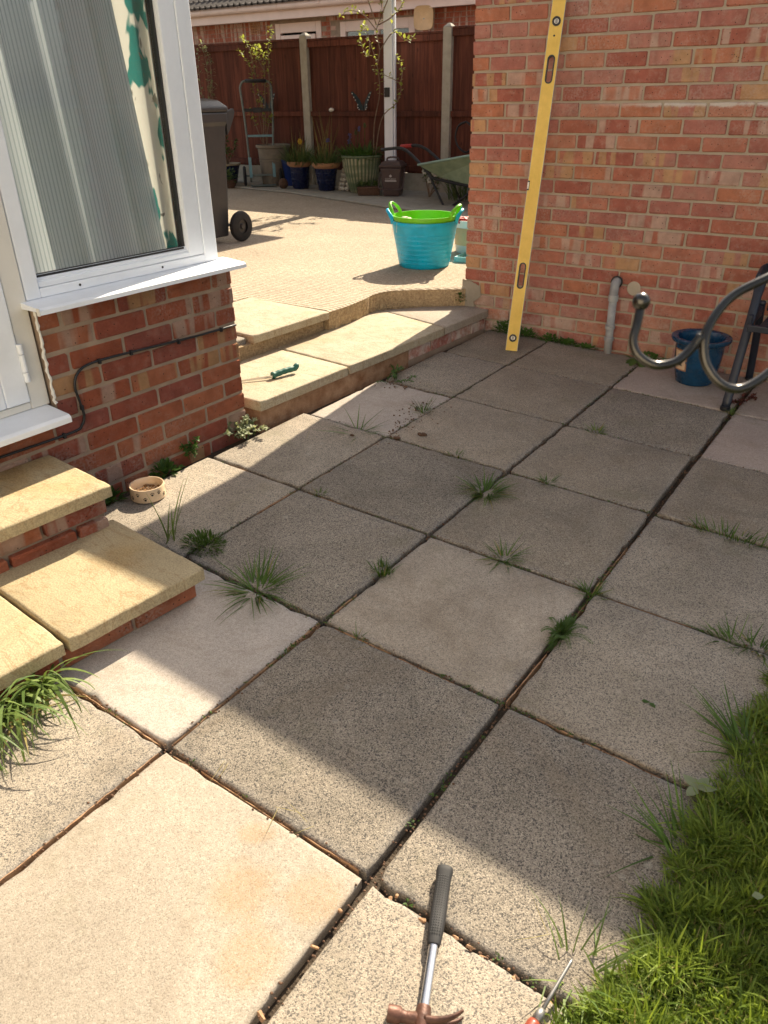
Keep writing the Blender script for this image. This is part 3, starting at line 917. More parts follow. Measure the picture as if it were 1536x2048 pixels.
# ================================================================== GARAGE
ga = empty('garage', (-1.235, 3.643, 0), .0209)
tag(ga, 'red brick garage wall standing across the far end of the patio', 'garage')
CH = .0778
core = MB().box(.0075, 4.2, .0085, 5.0, -.2, 2.42).build('brick_wall', 'mortar_g', ga)
st_m = [hull_brick(.2125, .1025, .0665, .0035, .0022, 20 + k) for k in range(9)]
hd_m = [hull_brick(.1025, .1025, .0665, .0035, .0022, 40 + k) for k in range(4)]
for me in st_m + hd_m:
    me.materials.append(MAT['brick_g'])
rr = random.Random(8)
def add_box_brick(mb, x, y, z, lx, ly, lz):
    mb.box(x - lx / 2, x + lx / 2, y - ly / 2, y + ly / 2, z - lz / 2, z + lz / 2)
far = MB()
nb = 0
for k in range(-5, 27):
    z = .3275 + (k + .5) * CH
    x = 0.0
    first = True
    while x < 4.1:
        L = .1025 if (first and k % 2) else .2125
        xc = x + L / 2
        if xc < 2.12 and k <= 21:
            me = rr.choice(hd_m if L < .2 else st_m)
            o = link('brick', me, core, (xc + rr.uniform(-.001, .001), .0512 + rr.uniform(-.0018, .0014), z + rr.uniform(-.001, .001)), (0, 0, rr.choice((0, math.pi)) + rr.uniform(-.004, .004)))
            nb += 1
        else:
            add_box_brick(far, xc, .0512, z, L, .1025, .0665)
        x += L + .0102
        first = False
    y = .1127 if k % 2 == 0 else .2227
    while y < 4.9:
        add_box_brick(far, .0512, y + .106, z, .1025, .2125, .0665)
        y += .2227
o = far.build('brick', 'brick_g', core)
o['kind'] = 'stuff'
MB().box(-.09, 4.3, -.13, 5.1, 2.4205, 2.465).build('roof', 'black', ga)
MB().box(-.10, 4.31, -.142, -.1301, 2.34, 2.475).build('fascia', 'upvc', ga)
pm = MB().add([(-.012, -.006, .335), (.05, -.008, .328), (.12, -.007, .30), (.125, -.010, .235), (.075, -.012, .20), (.09, -.014, .16), (-.012, -.014, .14)], [(6, 5, 4, 3, 2, 1, 0)])
pm.build('mortar_patch', 'concrete', ga)

# ================================================================== HOUSE
ho = empty('house', (-1.175, 1.525, 0), -.02)
tag(ho, 'rust red brick house corner with white framed window and door', 'house')
HC = .0785
hw = MB()
hw.box(-.30, -.0065, -.896, -.0065, -.15, .772)
hw.box(-.30, -.0065, -3.2, -.8965, -.15, .40)
wallc = hw.build('brick_wall', 'mortar_h', ho)
hs = [hull_brick(.222, .1025, .0665, .004, .0026, 60 + k) for k in range(8)]
hh_ = [hull_brick(.107, .1025, .0665, .004, .0026, 80 + k) for k in range(4)]
for me in hs + hh_:
    me.materials.append(MAT['brick_h'])
for k in range(0, 11):
    z = .77 - (k + .5) * HC
    y = 0.0
    first = True
    ylim = -.88 if z > .40 else -1.95
    while y > ylim:
        L = .107 if (first and k % 2 == 0) else .222
        if y - L < -.895 and z > .40:
            L = max(.05, y + .895)
        yc = y - L / 2
        if abs(L - .222) < 1e-6:
            me = rr.choice(hs)
        elif abs(L - .107) < 1e-6:
            me = rr.choice(hh_)
        else:
            me = hull_brick(L, .1025, .0665, .004, .0026, 95 + k)
            me.materials.append(MAT['brick_h'])
        link('brick', me, wallc, (-.0512 + rr.uniform(-.003, .0022), yc, z + rr.uniform(-.0015, .0015)), (rr.uniform(-.008, .008), 0, math.pi / 2 + rr.choice((0, math.pi)) + rr.uniform(-.008, .008)))
        y -= L + .0105
        first = False
ew = MB()
y_in = -.102
# end wall facing the drive, with a window of its own beside the corner post
ew.box(-6.0, -.301, y_in, -.0065, -.15, .772)
ew.box(-6.0, -1.45, y_in, -.0065, .7725, 2.5)
ew.box(-1.4495, -.10, y_in, -.0065, 2.10, 2.5)
ew.box(-.30, -.006, -6.0, -.103, 2.10, 2.5)
ew.box(-.30, -.006, -6.0, -1.85, .4005, 2.0995)
ew.build('upper_wall', 'brick_h', ho)
rm = MB()
rm.box(-3.2, -3.12, -4.2, -.103, .2, 2.4)
rm.box(-3.12, -.301, -4.2, -4.12, .2, 2.4)
rm.box(-3.12, -.301, -4.12, -.103, .36, .42)
rm.box(-3.12, -.301, -4.12, -.103, 2.3, 2.4)
rm.build('room_lining', 'room', ho)
MB().box(-6.3, .22, -6.3, .22, 2.5, 2.66).build('roof', 'tile', ho)

# unseen two-storey wing added behind the camera to bounce sun onto the garage
rw = MB().box(-4.8, 7.0, -8.2, -6.9, -.3, 5.0)
rw.box(-5.1, 7.3, -8.5, -6.55, 5.0005, 5.2)
wing = rw.build('bounce_wing', 'render_c', ho)
for wx in (-.2, 3.0):
    w_ = MB()
    w_.box(wx, wx + 1.3, -6.8995, -6.86, 3.1, 3.16); w_.box(wx, wx + 1.3, -6.8995, -6.86, 4.24, 4.3)
    w_.box(wx, wx + .06, -6.8995, -6.86, 3.1605, 4.2395); w_.box(wx + 1.24, wx + 1.3, -6.8995, -6.86, 3.1605, 4.2395); w_.box(wx + .62, wx + .68, -6.8995, -6.86, 3.1605, 4.2395)
    w_.build('window', 'upvc', wing)  # unseen frames dressing the added bounce wing

# window: frame > sash, panes, gaskets, sill
XF = -.03
wf = MB()
wf.box(XF - .07, XF, -.104, -.036, .80, 2.10)          # corner post
wf.box(XF - .07, XF - .012, -.183, -.1042, .80, 2.10)
wf.box(XF - .07, XF, -.900, -.845, .80, 2.10)
wf.box(XF - .07, XF - .0008, -.8448, -.1045, .80, .832)
wf.box(XF - .07, XF - .0008, -.8448, -.1045, 2.05, 2.10)
wf.box(-1.45, -.1005, -.102, -.036, .772, .87)
wf.box(-1.45, -1.38, -.102, -.036, .8702, 2.10)
win = wf.build('window', 'upvc', ho, bevel=.004)
sa = MB()
sa.add([(XF - .004, -.838, .834), (XF - .004, -.112, .834), (XF - .022, -.112 - .066, .872), (XF - .022, -.838 + .0, .872)], [(0, 1, 2, 3)])
sa.box(XF - .065, XF - .005, -.844, -.106, .8325, .852)
sa.box(XF - .065, XF - .012, -.844, -.106, .8521, .862)
sa.frus((XF - .06, XF - .004, -.180, -.1045), (XF - .06, XF - .004, -.180, -.1045), .8325, 2.048)
sa.build('sash', 'upvc', win, bevel=.005)
gk = MB()
gk.box(XF - .05, XF - .024, -.1925, -.1805, .866, 2.04)
gk.box(XF - .05, XF - .018, -.843, -.1930, .8622, .871)
gk.box(XF - .05, XF - .020, -.8445, -.838, .8715, 2.04)
gk.build('gasket', 'gasket', win)
MB().add([(XF - .032, -.838, .872), (XF - .032, -.194, .872), (XF - .032, -.194, 2.045), (XF - .032, -.838, 2.045)], [(0, 1, 2, 3)]).build('pane', 'glass', win)
MB().add([(-1.38, -.07, .8705), (-.102, -.07, .8705), (-.102, -.07, 2.10), (-1.38, -.07, 2.10)], [(0, 1, 2, 3)]).build('pane', 'glass', win)
for yv in (-.692, -.325):
    MB().lathe([(.0, 0), (.0045, 0), (.0045, .0012)], 12, Matrix.Translation((XF - .0006, yv, .8165)) @ Matrix.Rotation(math.pi / 2, 4, 'Y')).build('drain_hole', 'black', win)
sl = MB()
prof = [(-.06, .800), (-.028, .7995), (.066, .792), (.078, .786), (.079, .772), (.071, .7715), (.069, .7805), (-.06, .779)]
ya, yb = -.925, .014
nP = len(prof)
sl.add([(p[0], ya, p[1]) for p in prof] + [(p[0], yb, p[1]) for p in prof], [(i, (i + 1) % nP, nP + (i + 1) % nP, nP + i) for i in range(nP)] + [tuple(range(nP - 1, -1, -1)), tuple(range(nP, 2 * nP))])
sl.build('sill', 'upvc', win)
MB().box(.0665, .0805, -.931, -.9255, .770, .795).build('sill_end_cap', 'upvc_dirty', win, bevel=.002)

# door at the frame's left
df = MB()
df.box(-.10, -.028, -.972, -.9035, .442, 2.10)
df.box(-.10, -.030, -1.86, -.9722, 2.03, 2.10)
df.box(-.10, -.030, -1.86, -.9722, .442, .468)
df.box(-.10, -.030, -1.86, -1.79, .4685, 2.0295)
door = df.build('door', 'upvc_dirty', ho, bevel=.004)
lf = MB()
lf.box(-.085, -.020, -1.062, -.976, .472, 2.02)
lf.box(-.085, -.0205, -1.70, -1.0622, .472, .60)
lf.box(-.085, -.0205, -1.70, -1.0622, 1.92, 2.02)
lf.box(-.085, -.020, -1.785, -1.7005, .472, 2.02)
leaf = lf.build('door_leaf', 'upvc', door, bevel=.005)
MB().box(-.058, -.052, -1.70, -1.062, .60, 1.92).build('pane', 'glass', door)
MB().box(-.075, -.066, -1.70, -1.063, .601, 1.92).build('dark_sheet', 'dark_room', door)  # near-black sheet behind the glass, painting in the unlit room
hg = MB()
for z0, z1 in ((.545, .578), (.580, .640), (.642, .675)):
    hg.lathe([(.0095, z0), (.0095, z1)], 12, Matrix.Translation((-.012, -.974, 0)))
hg.build('hinge', 'upvc', door, smooth=True, auto=40)
ds = MB()
prof = [(-.10, .4415), (-.03, .441), (.094, .432), (.104, .424), (.105, .404), (.097, .4035), (.093, .416), (-.10, .415)]
ya, yb = -1.9, -.912
ds.add([(p[0], ya, p[1]) for p in prof] + [(p[0], yb, p[1]) for p in prof], [(i, (i + 1) % nP, nP + (i + 1) % nP, nP + i) for i in range(nP)] + [tuple(range(nP - 1, -1, -1)), tuple(range(nP, 2 * nP))])
ds.build('sill', 'upvc', door, bevel=.003)
sx = MB()
zz = .445
vs = []
q = random.Random(2)
pts = []
while zz < .775:
    pts.append((-.004 + q.uniform(-.002, .003), -.8985 + q.uniform(-.003, .003), zz))
    zz += .012
sx.tube(pts, [.005 * q.uniform(.6, 1.4) for _ in pts], 6)
sx.build('sealant', 'upvc_dirty', door)

# ================================================================== NEIGHBOUR'S BUNGALOW
bu = empty('bungalow', (-9.0, 12.3, 0), .02)
tag(bu, 'neighbour\'s low red brick bungalow with a dark tiled roof beyond the fence', 'bungalow')
WIN = [(-1.35, -.24, 1.2, 2.60), (.20, 1.80, 1.0, 2.56)]
wl = MB()
xs = [-7, WIN[0][0], WIN[0][1], WIN[1][0], WIN[1][1], 8]
wl.box(xs[0], xs[1], .0, .25, 0, 2.75)
wl.box(xs[2], xs[3], .0, .25, 0, 2.75)
wl.box(xs[4], xs[5], .0, .25, 0, 2.75)
wl.box(xs[1], xs[2], .0, .25, 0, WIN[0][2]); wl.box(xs[3], xs[4], .0, .25, 0, WIN[1][2])
wl.box(xs[1], xs[2], .0, .25, WIN[0][3], 2.75); wl.box(xs[3], xs[4], .0, .25, WIN[1][3], 2.75)
bwall = wl.build('brick_wall', 'mortar_h', bu)
bb = MB()
for k in range(20, 36):
    z = (k + .5) * .076
    x = -6.9 + (.113 if k % 2 else 0)
    while x < 7.8:
        clear = True
        for a0, a1, z0, z1 in WIN:
            if x + .215 > a0 and x < a1 and z + .033 > z0 and z - .033 < z1:
                clear = False
        if clear:
            bb.box(x, x + .215, -.006, .05, z - .033, z + .033)
        x += .226
o = bb.build('brick', 'brick_n', bwall)
o['kind'] = 'stuff'
for a0, a1, z0, z1 in WIN:
    m = MB()
    m.box(a0, a0 + .12, -.02, .06, z0, z1); m.box(a1 - .12, a1, -.02, .06, z0, z1)
    m.box(a0 + .1202, a1 - .1202, -.018, .06, z1 - .16, z1); m.box(a0 + .1202, a1 - .1202, -.018, .06, z0, z0 + .08)
    if a0 > 0:
        m.box((a0 + a1) / 2 - .05, (a0 + a1) / 2 + .05, -.018, .06, z0 + .0802, z1 - .1602)
    w = m.build('window', 'upvc_pinklit', bu, bevel=.008)
    if a0 > 0:
        xm = (a0 + a1) / 2
        for p0, p1 in ((a0 + .12, xm - .05), (xm + .05, a1 - .12)):
            MB().box(p0, p1, .02, .026, z0 + .08, z1 - .16).build('pane', 'glass', w)
    else:
        MB().box(a0 + .22, a1 - .12, .024, .03, z0 + .08, z1 - .36).build('pane', 'glass', w)
        s = MB()
        s.box(a0 + .16, a0 + .26, -.06, -.021, z0 + .08, z1 - .2); s.box(a0 + .2602, a1 - .12, -.058, -.021, z1 - .34, z1 - .2)
        s.build('open_sash', 'upvc_pinklit', w, bevel=.006)
MB().box(-6.9, 7.8, .4, .5, 0, 2.7).build('room', 'dark_room', bu)
v = MB()
for i in range(6):
    v.box(-1.98 + i * .046, -1.98 + i * .046 + .018, -.02, -.0065, 2.46, 2.66)
for i in range(5):
    v.box(-1.98, -1.73, -.019, -.0066, 2.46 + i * .046, 2.475 + i * .046)
v.build('air_brick', 'terracotta', bu)
fc = MB()
fc.box(-7.2, 8.2, -.32, -.29, 2.64, 2.80)
fc.box(-7.2, 8.2, -.2898, -.007, 2.66, 2.68)
fc.build('fascia', 'upvc_pinklit', bu)
gt = MB().lathe([(.06, 0), (.06, 15.4), (.052, 15.4), (.052, 0)], 12, Matrix.Translation((-7.2, -.385, 2.835)) @ Matrix.Rotation(math.pi / 2, 4, 'Y') @ Matrix.Rotation(-math.pi / 2, 4, 'Z'), cap=False, a0=0, a1=2 * math.pi)
gut = gt.build('gutter', 'upvc_pinklit', bu, smooth=True)
for i in range(16):
    x = -6.8 + i * .98
    m = MB()
    m.tube([(x, -.452, 2.87), (x, -.44, 2.82), (x, -.40, 2.793), (x, -.36, 2.80), (x, -.326, 2.82)], .012, 6)
    m.build('bracket', 'upvc_pinklit', gut)
rf = MB().add([(-7.3, -.455, 2.885), (8.3, -.455, 2.885), (8.3, 4.5, 5.2), (-7.3, 4.5, 5.2), (8.3, 9.4, 2.885), (-7.3, 9.4, 2.885)], [(0, 1, 2, 3), (3, 2, 4, 5)])
roof = rf.build('roof', 'tile', bu)
# rolled interlocking tiles in overlapping rows
tl = MB()
sl_d = Vector((0, 4.92, 2.315)).normalized()
up_n = Vector((0, -sl_d.z, sl_d.y))
org = Vector((0, -.455, 2.885))
for row in range(7):
    for c in range(52):
        x0 = -7.2 + c * .30
        vs = []
        for e, s0 in ((0, row * .32 - .03), (1, row * .32 + .33)):
            for q in range(9):
                u = q / 8
                hgt = .012 + .036 * max(0, math.sin(u * 4 * math.pi)) ** 1.0 + (.03 if e == 0 else .0)
                p = org + sl_d * s0 + up_n * hgt
                vs.append((x0 + u * .30, p.y, p.z))
        vs += [(a, b_ + .0, c_ - .03) for a, b_, c_ in vs[:9]]
        fs = [(q, q + 1, 10 + q, 9 + q) for q in range(8)] + [(18 + q, 19 + q, q + 1, q) for q in range(8)]
        tl.add(vs, fs)
o = tl.build('tile', 'tile', roof)
o['kind'] = 'stuff'

# ================================================================== FENCE
FY = 8.13
def fz(x):
    return FY + .02 * (x + 4)
brd = []
for k in range(4):
    q = random.Random(30 + k)
    m = MB()
    w = .108
    m.frus((-w / 2, w / 2, -.011, .0), (-w / 2, w / 2, -.011, .0), .0, .2)
    m.v = [(-w / 2, -.016, .0), (w / 2, -.007, .0), (w / 2, .004, 0), (-w / 2, .004, 0), (-w / 2, -.016, 1.50), (w / 2, -.007, 1.50), (w / 2, .004, 1.5), (-w / 2, .004, 1.5)]
    brd.append(m.mesh('fence_board', 'fence'))
def panel(x0, x1, top, label):
    xm = (x0 + x1) / 2
    p = empty('fence', (xm, fz(xm), 0), .02)
    tag(p, label, 'fence', 'timber fence panels')
    h = (x1 - x0) / 2
    n = int(round((x1 - x0) / .1))
    for i in range(n):
        x = -h + (i + .5) * (x1 - x0) / n
        link('fence_board', random.choice(brd), p, (x, random.uniform(-.002, .002), top - 1.52 + random.uniform(-.006, .006)), (0, 0, random.uniform(-.01, .01)))
    MB().box(-h, h, -.052, -.0175, top - .095, top - .028).build('top_rail', 'fence', p, bevel=.004)
    MB().box(-h, h, -.058, .03, top - .027, top).build('capping', 'fence', p, bevel=.004)
    MB().box(-h, h, -.056, -.0175, 1.145, 1.205).build('middle_rail', 'fence', p, bevel=.004)
    MB().box(-h, h, -.052, -.0175, top - 1.50, top - 1.43).build('bottom_rail', 'fence', p, bevel=.004)
    MB().box(-h, h, -.03, .02, ZD - .05, top - 1.521).build('gravel_board', 'concrete', p)
panel(-8.28, -6.205, 2.035, 'dark red brown fence panel behind the sack truck')
panel(-6.085, -4.085, 2.025, 'dark red brown fence panel carrying the butterfly above the ribbed planter')
panel(-3.965, -1.85, 2.06, 'dark red brown fence panel mostly hidden by the garage corner')
for x, top, lab in ((-6.145, 2.06, 'weathered concrete fence post beside the sack truck'), (-4.025, 2.06, 'weathered concrete fence post near the wheelbarrow handles')):
    m = MB().box(-.055, .055, -.07, .045, ZD - .05, top)
    m.frus((-.055, .055, -.07, .045), (-.015, .015, -.03, .005), top + .0002, top + .035)
    o = m.build('fence_post', 'concrete', None, loc=(x, fz(x), 0), rot=(0, 0, .02), bevel=.006)
    tag(o, lab, 'fence post', 'concrete fence posts')

# ================================================================== THINGS
def facing(x, y):
    return math.atan2(CAM_C.x - x, -(CAM_C.y - y))

# ---- curtains behind the window (house frame)
HM = Matrix.Translation((-1.175, 1.525, 0)) @ Matrix.Rotation(-.02, 4, 'Z')
def cloth(name, fn, nu, nv, z0, z1, mat):
    vs, uv = [], []
    L = [0.0]
    pts = [fn(i / nu, 0) for i in range(nu + 1)]
    for i in range(nu):
        L.append(L[-1] + math.hypot(pts[i + 1][0] - pts[i][0], pts[i + 1][1] - pts[i][1]))
    for j in range(nv + 1):
        t = j / nv
        for i in range(nu + 1):
            x, y = fn(i / nu, t)
            vs.append(tuple(HM @ Vector((x, y, z0 + (z1 - z0) * t))))
            uv.append((L[i], (z1 - z0) * t))
    W = nu + 1
    fs = [(j * W + i, j * W + i + 1, (j + 1) * W + i + 1, (j + 1) * W + i) for j in range(nv) for i in range(nu)]
    me = bpy.data.meshes.new(name)
    me.from_pydata(vs, [], fs)
    ul = me.uv_layers.new(name='UVMap')
    for lp in me.loops:
        ul.data[lp.index].uv = uv[lp.vertex_index]
    me.materials.append(mat)
    me.polygons.foreach_set('use_smooth', [True] * len(me.polygons))
    return link(name, me)

def cloth_mat(name, kind):
    m = bpy.data.materials.new(name)
    m.use_nodes = True
    nt = m.node_tree
    p = nt.nodes['Principled BSDF']
    o = nt.nodes['Material Output']
    uv = nd(nt, 'UVMap').outputs[0]
    sx = nd(nt, 'SeparateXYZ', {0: uv})
    if kind == 'stripe':
        fr_ = math_n(nt, 'FRACT', math_n(nt, 'MULTIPLY', sx.outputs[0], 1 / .0135))
        f = ramp(nt, fr_, [(.0, 0.0), (.60, 0.0), (.66, 1.0), (.94, 1.0), (1.0, 0.0)])
        col = mixc(nt, f, (.88, .94, .98), (.58, .66, .71))
    else:
        n = nd(nt, 'TexNoise', {'Vector': nd(nt, 'VectorMath', {0: uv, 1: (8.0, 3.4, 1.0)}, operation='MULTIPLY').outputs[0], 'Scale': 1.0, 'Detail': 3, 'Roughness': .55})
        n2 = nd(nt, 'TexNoise', {'Vector': nd(nt, 'VectorMath', {0: uv, 1: (15.0, 8.0, 3.0)}, operation='MULTIPLY').outputs[0], 'Scale': 1.0, 'Detail': 2, 'Distortion': 1.0})
        col = mixc(nt, ramp(nt, n.outputs[0], [(.53, 0.0), (.55, 1.0)]), (.80, .78, .70), (.04, .24, .22))
        col = mixc(nt, ramp(nt, n2.outputs[0], [(.63, 0.0), (.65, 1.0)]), col, (.22, .23, .20))
    nt.links.new(col, p.inputs['Base Color'])
    p.inputs['Roughness'].default_value = .9
    tr = nt.nodes.new('ShaderNodeBsdfTranslucent')
    nt.links.new(col, tr.inputs[0])
    mx = nt.nodes.new('ShaderNodeMixShader')
    mx.inputs[0].default_value = .2 if kind == 'stripe' else .35
    nt.links.new(p.outputs[0], mx.inputs[1])
    nt.links.new(tr.outputs[0], mx.inputs[2])
    nt.links.new(mx.outputs[0], o.inputs[0])
    return m
def net_fn(u, t):
    y = -.90 + u * (.665 - .13 * t)
    f = (.013 * math.sin(u * 21 + 1.1 * math.sin(u * 9 + .7 * t) + .9 * t) + .007 * math.sin(u * 43 + 1.3 + 1.4 * math.sin(u * 6) + .8 * t)) * (1.15 - .25 * t)
    return (-.118 + f, y + .010 * math.sin(u * 33))
o = cloth('net_curtain', net_fn, 160, 10, .80, 2.12, cloth_mat('striped_voile', 'stripe'))
tag(o, 'pale grey green striped curtain hanging in folds behind the window', 'curtain')
def drape_fn(u, t):
    y = -.37 + u * .282
    return (-.168 + .012 * math.sin(u * 14 + .6) + .080 * u, y)
o = cloth('curtain', drape_fn, 60, 10, .80, 2.12, cloth_mat('leaf_print_drape', 'print'))
tag(o, 'cream curtain edge printed with teal leaves behind the window', 'curtain')

# ---- cable clipped along the house wall
path = [(.006, -.012, .528), (.006, -.25, .532), (.006, -.60, .548), (.006, -.74, .549), (.007, -.795, .53), (.008, -.818, .488), (.008, -.812, .43), (.008, -.806, .375), (.007, -.822, .340), (.006, -.868, .325), (.006, -1.14, .330), (.006, -1.5, .333)]
pts = [HM @ p for p in bez(path, 6)]
cb = empty('cable', HM @ Vector((0, -.4, .53)))
tag(cb, 'black cable clipped along the brick house wall and bending down', 'cable')
def unparent_pts(pts, o):
    return [Vector(p) - o.location for p in pts]
MB().tube(unparent_pts(pts, cb), .0048, 8).build('wire', 'cable', cb, smooth=True)
for yv, zv in ((-.10, .530), (-.33, .534), (-.56, .547), (-.70, .5505), (-.808, .405), (-.90, .3265)):
    c = HM @ Vector((.008, yv, zv)) - cb.location
    MB().box(c.x - .006, c.x + .005, c.y - .005, c.y + .005, c.z - .011, c.z + .007).build('clip', 'black', cb)

# ---- pet bowl
bx, by = -1.040, .828
bw = empty('pet_bowl', (bx, by, zp(bx, by) + .001))
tag(bw, 'cream pet bowl with black paw prints beside the door steps', 'bowl')
MB().lathe([(.0, 0), (.060, 0), (.066, .004), (.0665, .052), (.065, .0555), (.062, .056), (.0595, .054), (.058, .020), (.0, .016)], 48).build('bowl', 'cream_gl', bw, smooth=True, auto=50)
q = random.Random(4)
m = MB()
for _ in range(60):
    a, rr_ = q.uniform(0, 6.28), .054 * math.sqrt(q.random())
    m.ball((rr_ * math.cos(a), rr_ * math.sin(a), .022 + q.uniform(0, .006)), q.uniform(.003, .007), 6, 4, (1, 1, .6))
m.build('food_scraps', 'kibble', bw)
def cyl_patch(mb, ang, z, r0, pts):
    """outline (dx, dz) wrapped on the bowl wall as a thin raised print"""
    vs = []
    for e in (.0, .0006):
        for dx, dz in pts:
            a = ang + dx / r0
            vs.append(((r0 + e) * math.cos(a), (r0 + e) * math.sin(a), z + dz))
    n = len(pts)
    mb.add(vs, [tuple(range(n, 2 * n))] + [(i, (i + 1) % n, n + (i + 1) % n, n + i) for i in range(n)])
def ell(cx, cy, a, b, n=10):
    return [(cx + a * math.cos(2 * math.pi * k / n), cy + b * math.sin(2 * math.pi * k / n)) for k in range(n)]
for k in range(15):
    ang = k * 2 * math.pi / 15
    z = .019 if k % 2 else .036
    m = MB()
    rot = q.uniform(-.4, .4)
    def R2(p): return (p[0] * math.cos(rot) - p[1] * math.sin(rot), p[0] * math.sin(rot) + p[1] * math.cos(rot))
    cyl_patch(m, ang, z, .0666, [R2(p) for p in ell(0, -.002, .0046, .0038)])
    for dx, dz in ((-.0058, .003), (-.002, .0066), (.0026, .0066), (.0062, .003)):
        cyl_patch(m, ang, z, .0666, [R2(p) for p in ell(dx, dz, .0017, .0022, 8)])
    m.build('paw_print', 'paw', bw)

# ---- claw hammer
hx = [Vector((.731, .098, 0)), Vector((.846, -.173, 0))]
hd = (hx[1] - hx[0]).normalized()
ang = math.atan2(hd.y, hd.x)
hm = empty('hammer', (hx[0].x, hx[0].y, zp(hx[0].x, hx[0].y)), ang)
hm.rotation_euler = (P_ROT[0], P_ROT[1], ang)
tag(hm, 'claw hammer with black rubber grip, steel shaft and rusty head', 'hammer')
HL = .292
zc = .0175
gp = []
for x, w in ((0, .013), (.003, .0165), (.012, .0172), (.022, .0155), (.06, .0152), (.10, .0158), (.135, .0150), (.158, .0132), (.163, .0118)):
    gp.append((x, w))
def rrect_tube(mb, prof, seg=16, hz=.78):
    vs, fs = [], []
    for x, w in prof:
        for k in range(seg):
            a = 2 * math.pi * k / seg
            c, s = math.cos(a), math.sin(a)
            cc = math.copysign(abs(c) ** .72, c); ss = math.copysign(abs(s) ** .72, s)
            vs.append((x, w * cc, zc + w * hz * ss))
    for i in range(len(prof) - 1):
        for k in range(seg):
            k2 = (k + 1) % seg
            fs.append((i * seg + k, (i + 1) * seg + k, (i + 1) * seg + k2, i * seg + k2))
    fs.append(tuple(range(seg))); fs.append(tuple((len(prof) - 1) * seg + k for k in range(seg - 1, -1, -1)))
    mb.add(vs, fs)
m = MB(); rrect_tube(m, gp)
m.build('grip', 'rubber', hm, smooth=True, auto=50)
m = MB()
for i in range(24):
    for j in range(-2, 3):
        x, y = .026 + i * .0052, j * .0045
        zt = zc + .0152 * .78 * (1 - .10 * abs(j / 2) ** 3) + .0002
        m.lathe([(.0, .0), (.0013, .0), (.0010, .0009), (.0, .0011)], 6, Matrix.Translation((x, y, zt)), cap=False)
m.build('grip_dimples', 'black', hm)
m = MB(); rrect_tube(m, [(.1632, .0088), (.18, .0088), (.24, .0086), (HL - .018, .0092)], 14, .8)
m.build('shaft', 'steel', hm, smooth=True, auto=50)
m = MB()
m.tube([(HL - .0185, 0, zc), (HL - .005, 0, zc), (HL + .005, 0, zc), (HL + .018, 0, zc)], [.0125, .0145, .0150, .0125], 14)
m.tube([(HL + .004, 0, zc), (HL + .004, -.012, zc), (HL + .004, -.026, zc), (HL + .0035, -.036, zc), (HL + .003, -.040, zc), (HL + .003, -.060, zc)], [.0125, .012, .0098, .0105, .0145, .0145], 14)
head = m.build('head', 'rust', hm, smooth=True, auto=50)
cl = MB()
for s in (-1, 1):
    pts = [(HL + .004, .005, zc + s * .004), (HL + .003, .022, zc + s * .006), (HL - .002, .040, zc + s * .0085), (HL - .010, .056, zc + s * .0105), (HL - .020, .068, zc + s * .012)]
    cl.tube(bez(pts, 4), [.0120 - .0085 * i / 16 for i in range(17)], 8, flat=.62)
cl.build('claw', 'rust', head, smooth=True)

# ---- old screwdriver lying in the grass edge
a, b = Vector((1.020, .062, zp(1.018, .088) + .030)), Vector((1.006, -.088, zp(1.004, -.06) + .016))
sd = empty('screwdriver', (1.01, -.02, 0))
tag(sd, 'old screwdriver with a red handle lying at the lawn edge', 'screwdriver')
d = (b - a)
def at_(t): return a + d * t - sd.location
MB().tube([at_(0), at_(.06), at_(.5), at_(.74)], [.0028, .0042, .0045, .0048], 8, flat=.8).build('blade', 'alu', sd, smooth=True)
MB().tube([at_(.70), at_(.76), at_(.86)], [.0062, .0085, .0088], 10).build('ferrule', 'alu', sd, smooth=True)
MB().tube([at_(.862), at_(.9), at_(1.05), at_(1.4)], [.0105, .0125, .0135, .012], 12).build('handle', 'orange_handle', sd, smooth=True)

# ---- pruning saw on the low step
sw = empty('pruning_saw', (-1.29, 1.90, .166))
tag(sw, 'pruning saw with a wavy green handle lying on the low step', 'saw')
pts = []
P0, P1 = Vector((-.008, -.055, .012)), Vector((.030, .098, .018))
ns = 22
rad = []
for i in range(ns + 1):
    t = i / ns
    p = P0.lerp(P1, t)
    p.z += .004 + .005 * math.sin(t * 3.1) + (.020 * max(0, t - .86) / .14 if t > .86 else 0)
    pts.append(p)
    rad.append((.0150 + .0008 * math.sin(t * 30)) * (1.22 if t < .08 else 1) * (.6 if t > .98 else 1))
MB().tube(pts, rad, 12, flat=.9).build('handle', 'teal_handle', sw, smooth=True)
dv = (P0 - P1).normalized()
e = P0
tip = Vector((-.155, -.245, .004))
side = Vector((0, 0, 1))
bl = [e + side * .006, e - side * .006, tip - side * .002, tip + side * .003]
th = Vector((.0012, -.0008, 0))
m = MB().add([tuple(p + th) for p in bl] + [tuple(p - th) for p in bl], [(0, 1, 2, 3), (7, 6, 5, 4), (0, 4, 5, 1), (1, 5, 6, 2), (2, 6, 7, 3), (3, 7, 4, 0)])
m.build('blade', 'steel', sw)

# ---- spirit level leaning on the garage
foot = Vector((-.707, 3.297, zp(-.707, 3.3) + .002))
tp = Vector((-.716, 3.612, 1.86))
ax = (tp - foot).normalized()
LL = (tp - foot).length
nrm = (Vector((.35, -1, 0)) - ax * Vector((.35, -1, 0)).dot(ax)).normalized()
sd_ = ax.cross(nrm).normalized()
lv_ = empty('spirit_level', foot)
lv_.matrix_world = Matrix(((sd_.x, nrm.x, ax.x, foot.x), (sd_.y, nrm.y, ax.y, foot.y), (sd_.z, nrm.z, ax.z, foot.z), (0, 0, 0, 1)))
tag(lv_, 'long yellow spirit level leaning against the garage wall', 'spirit level')
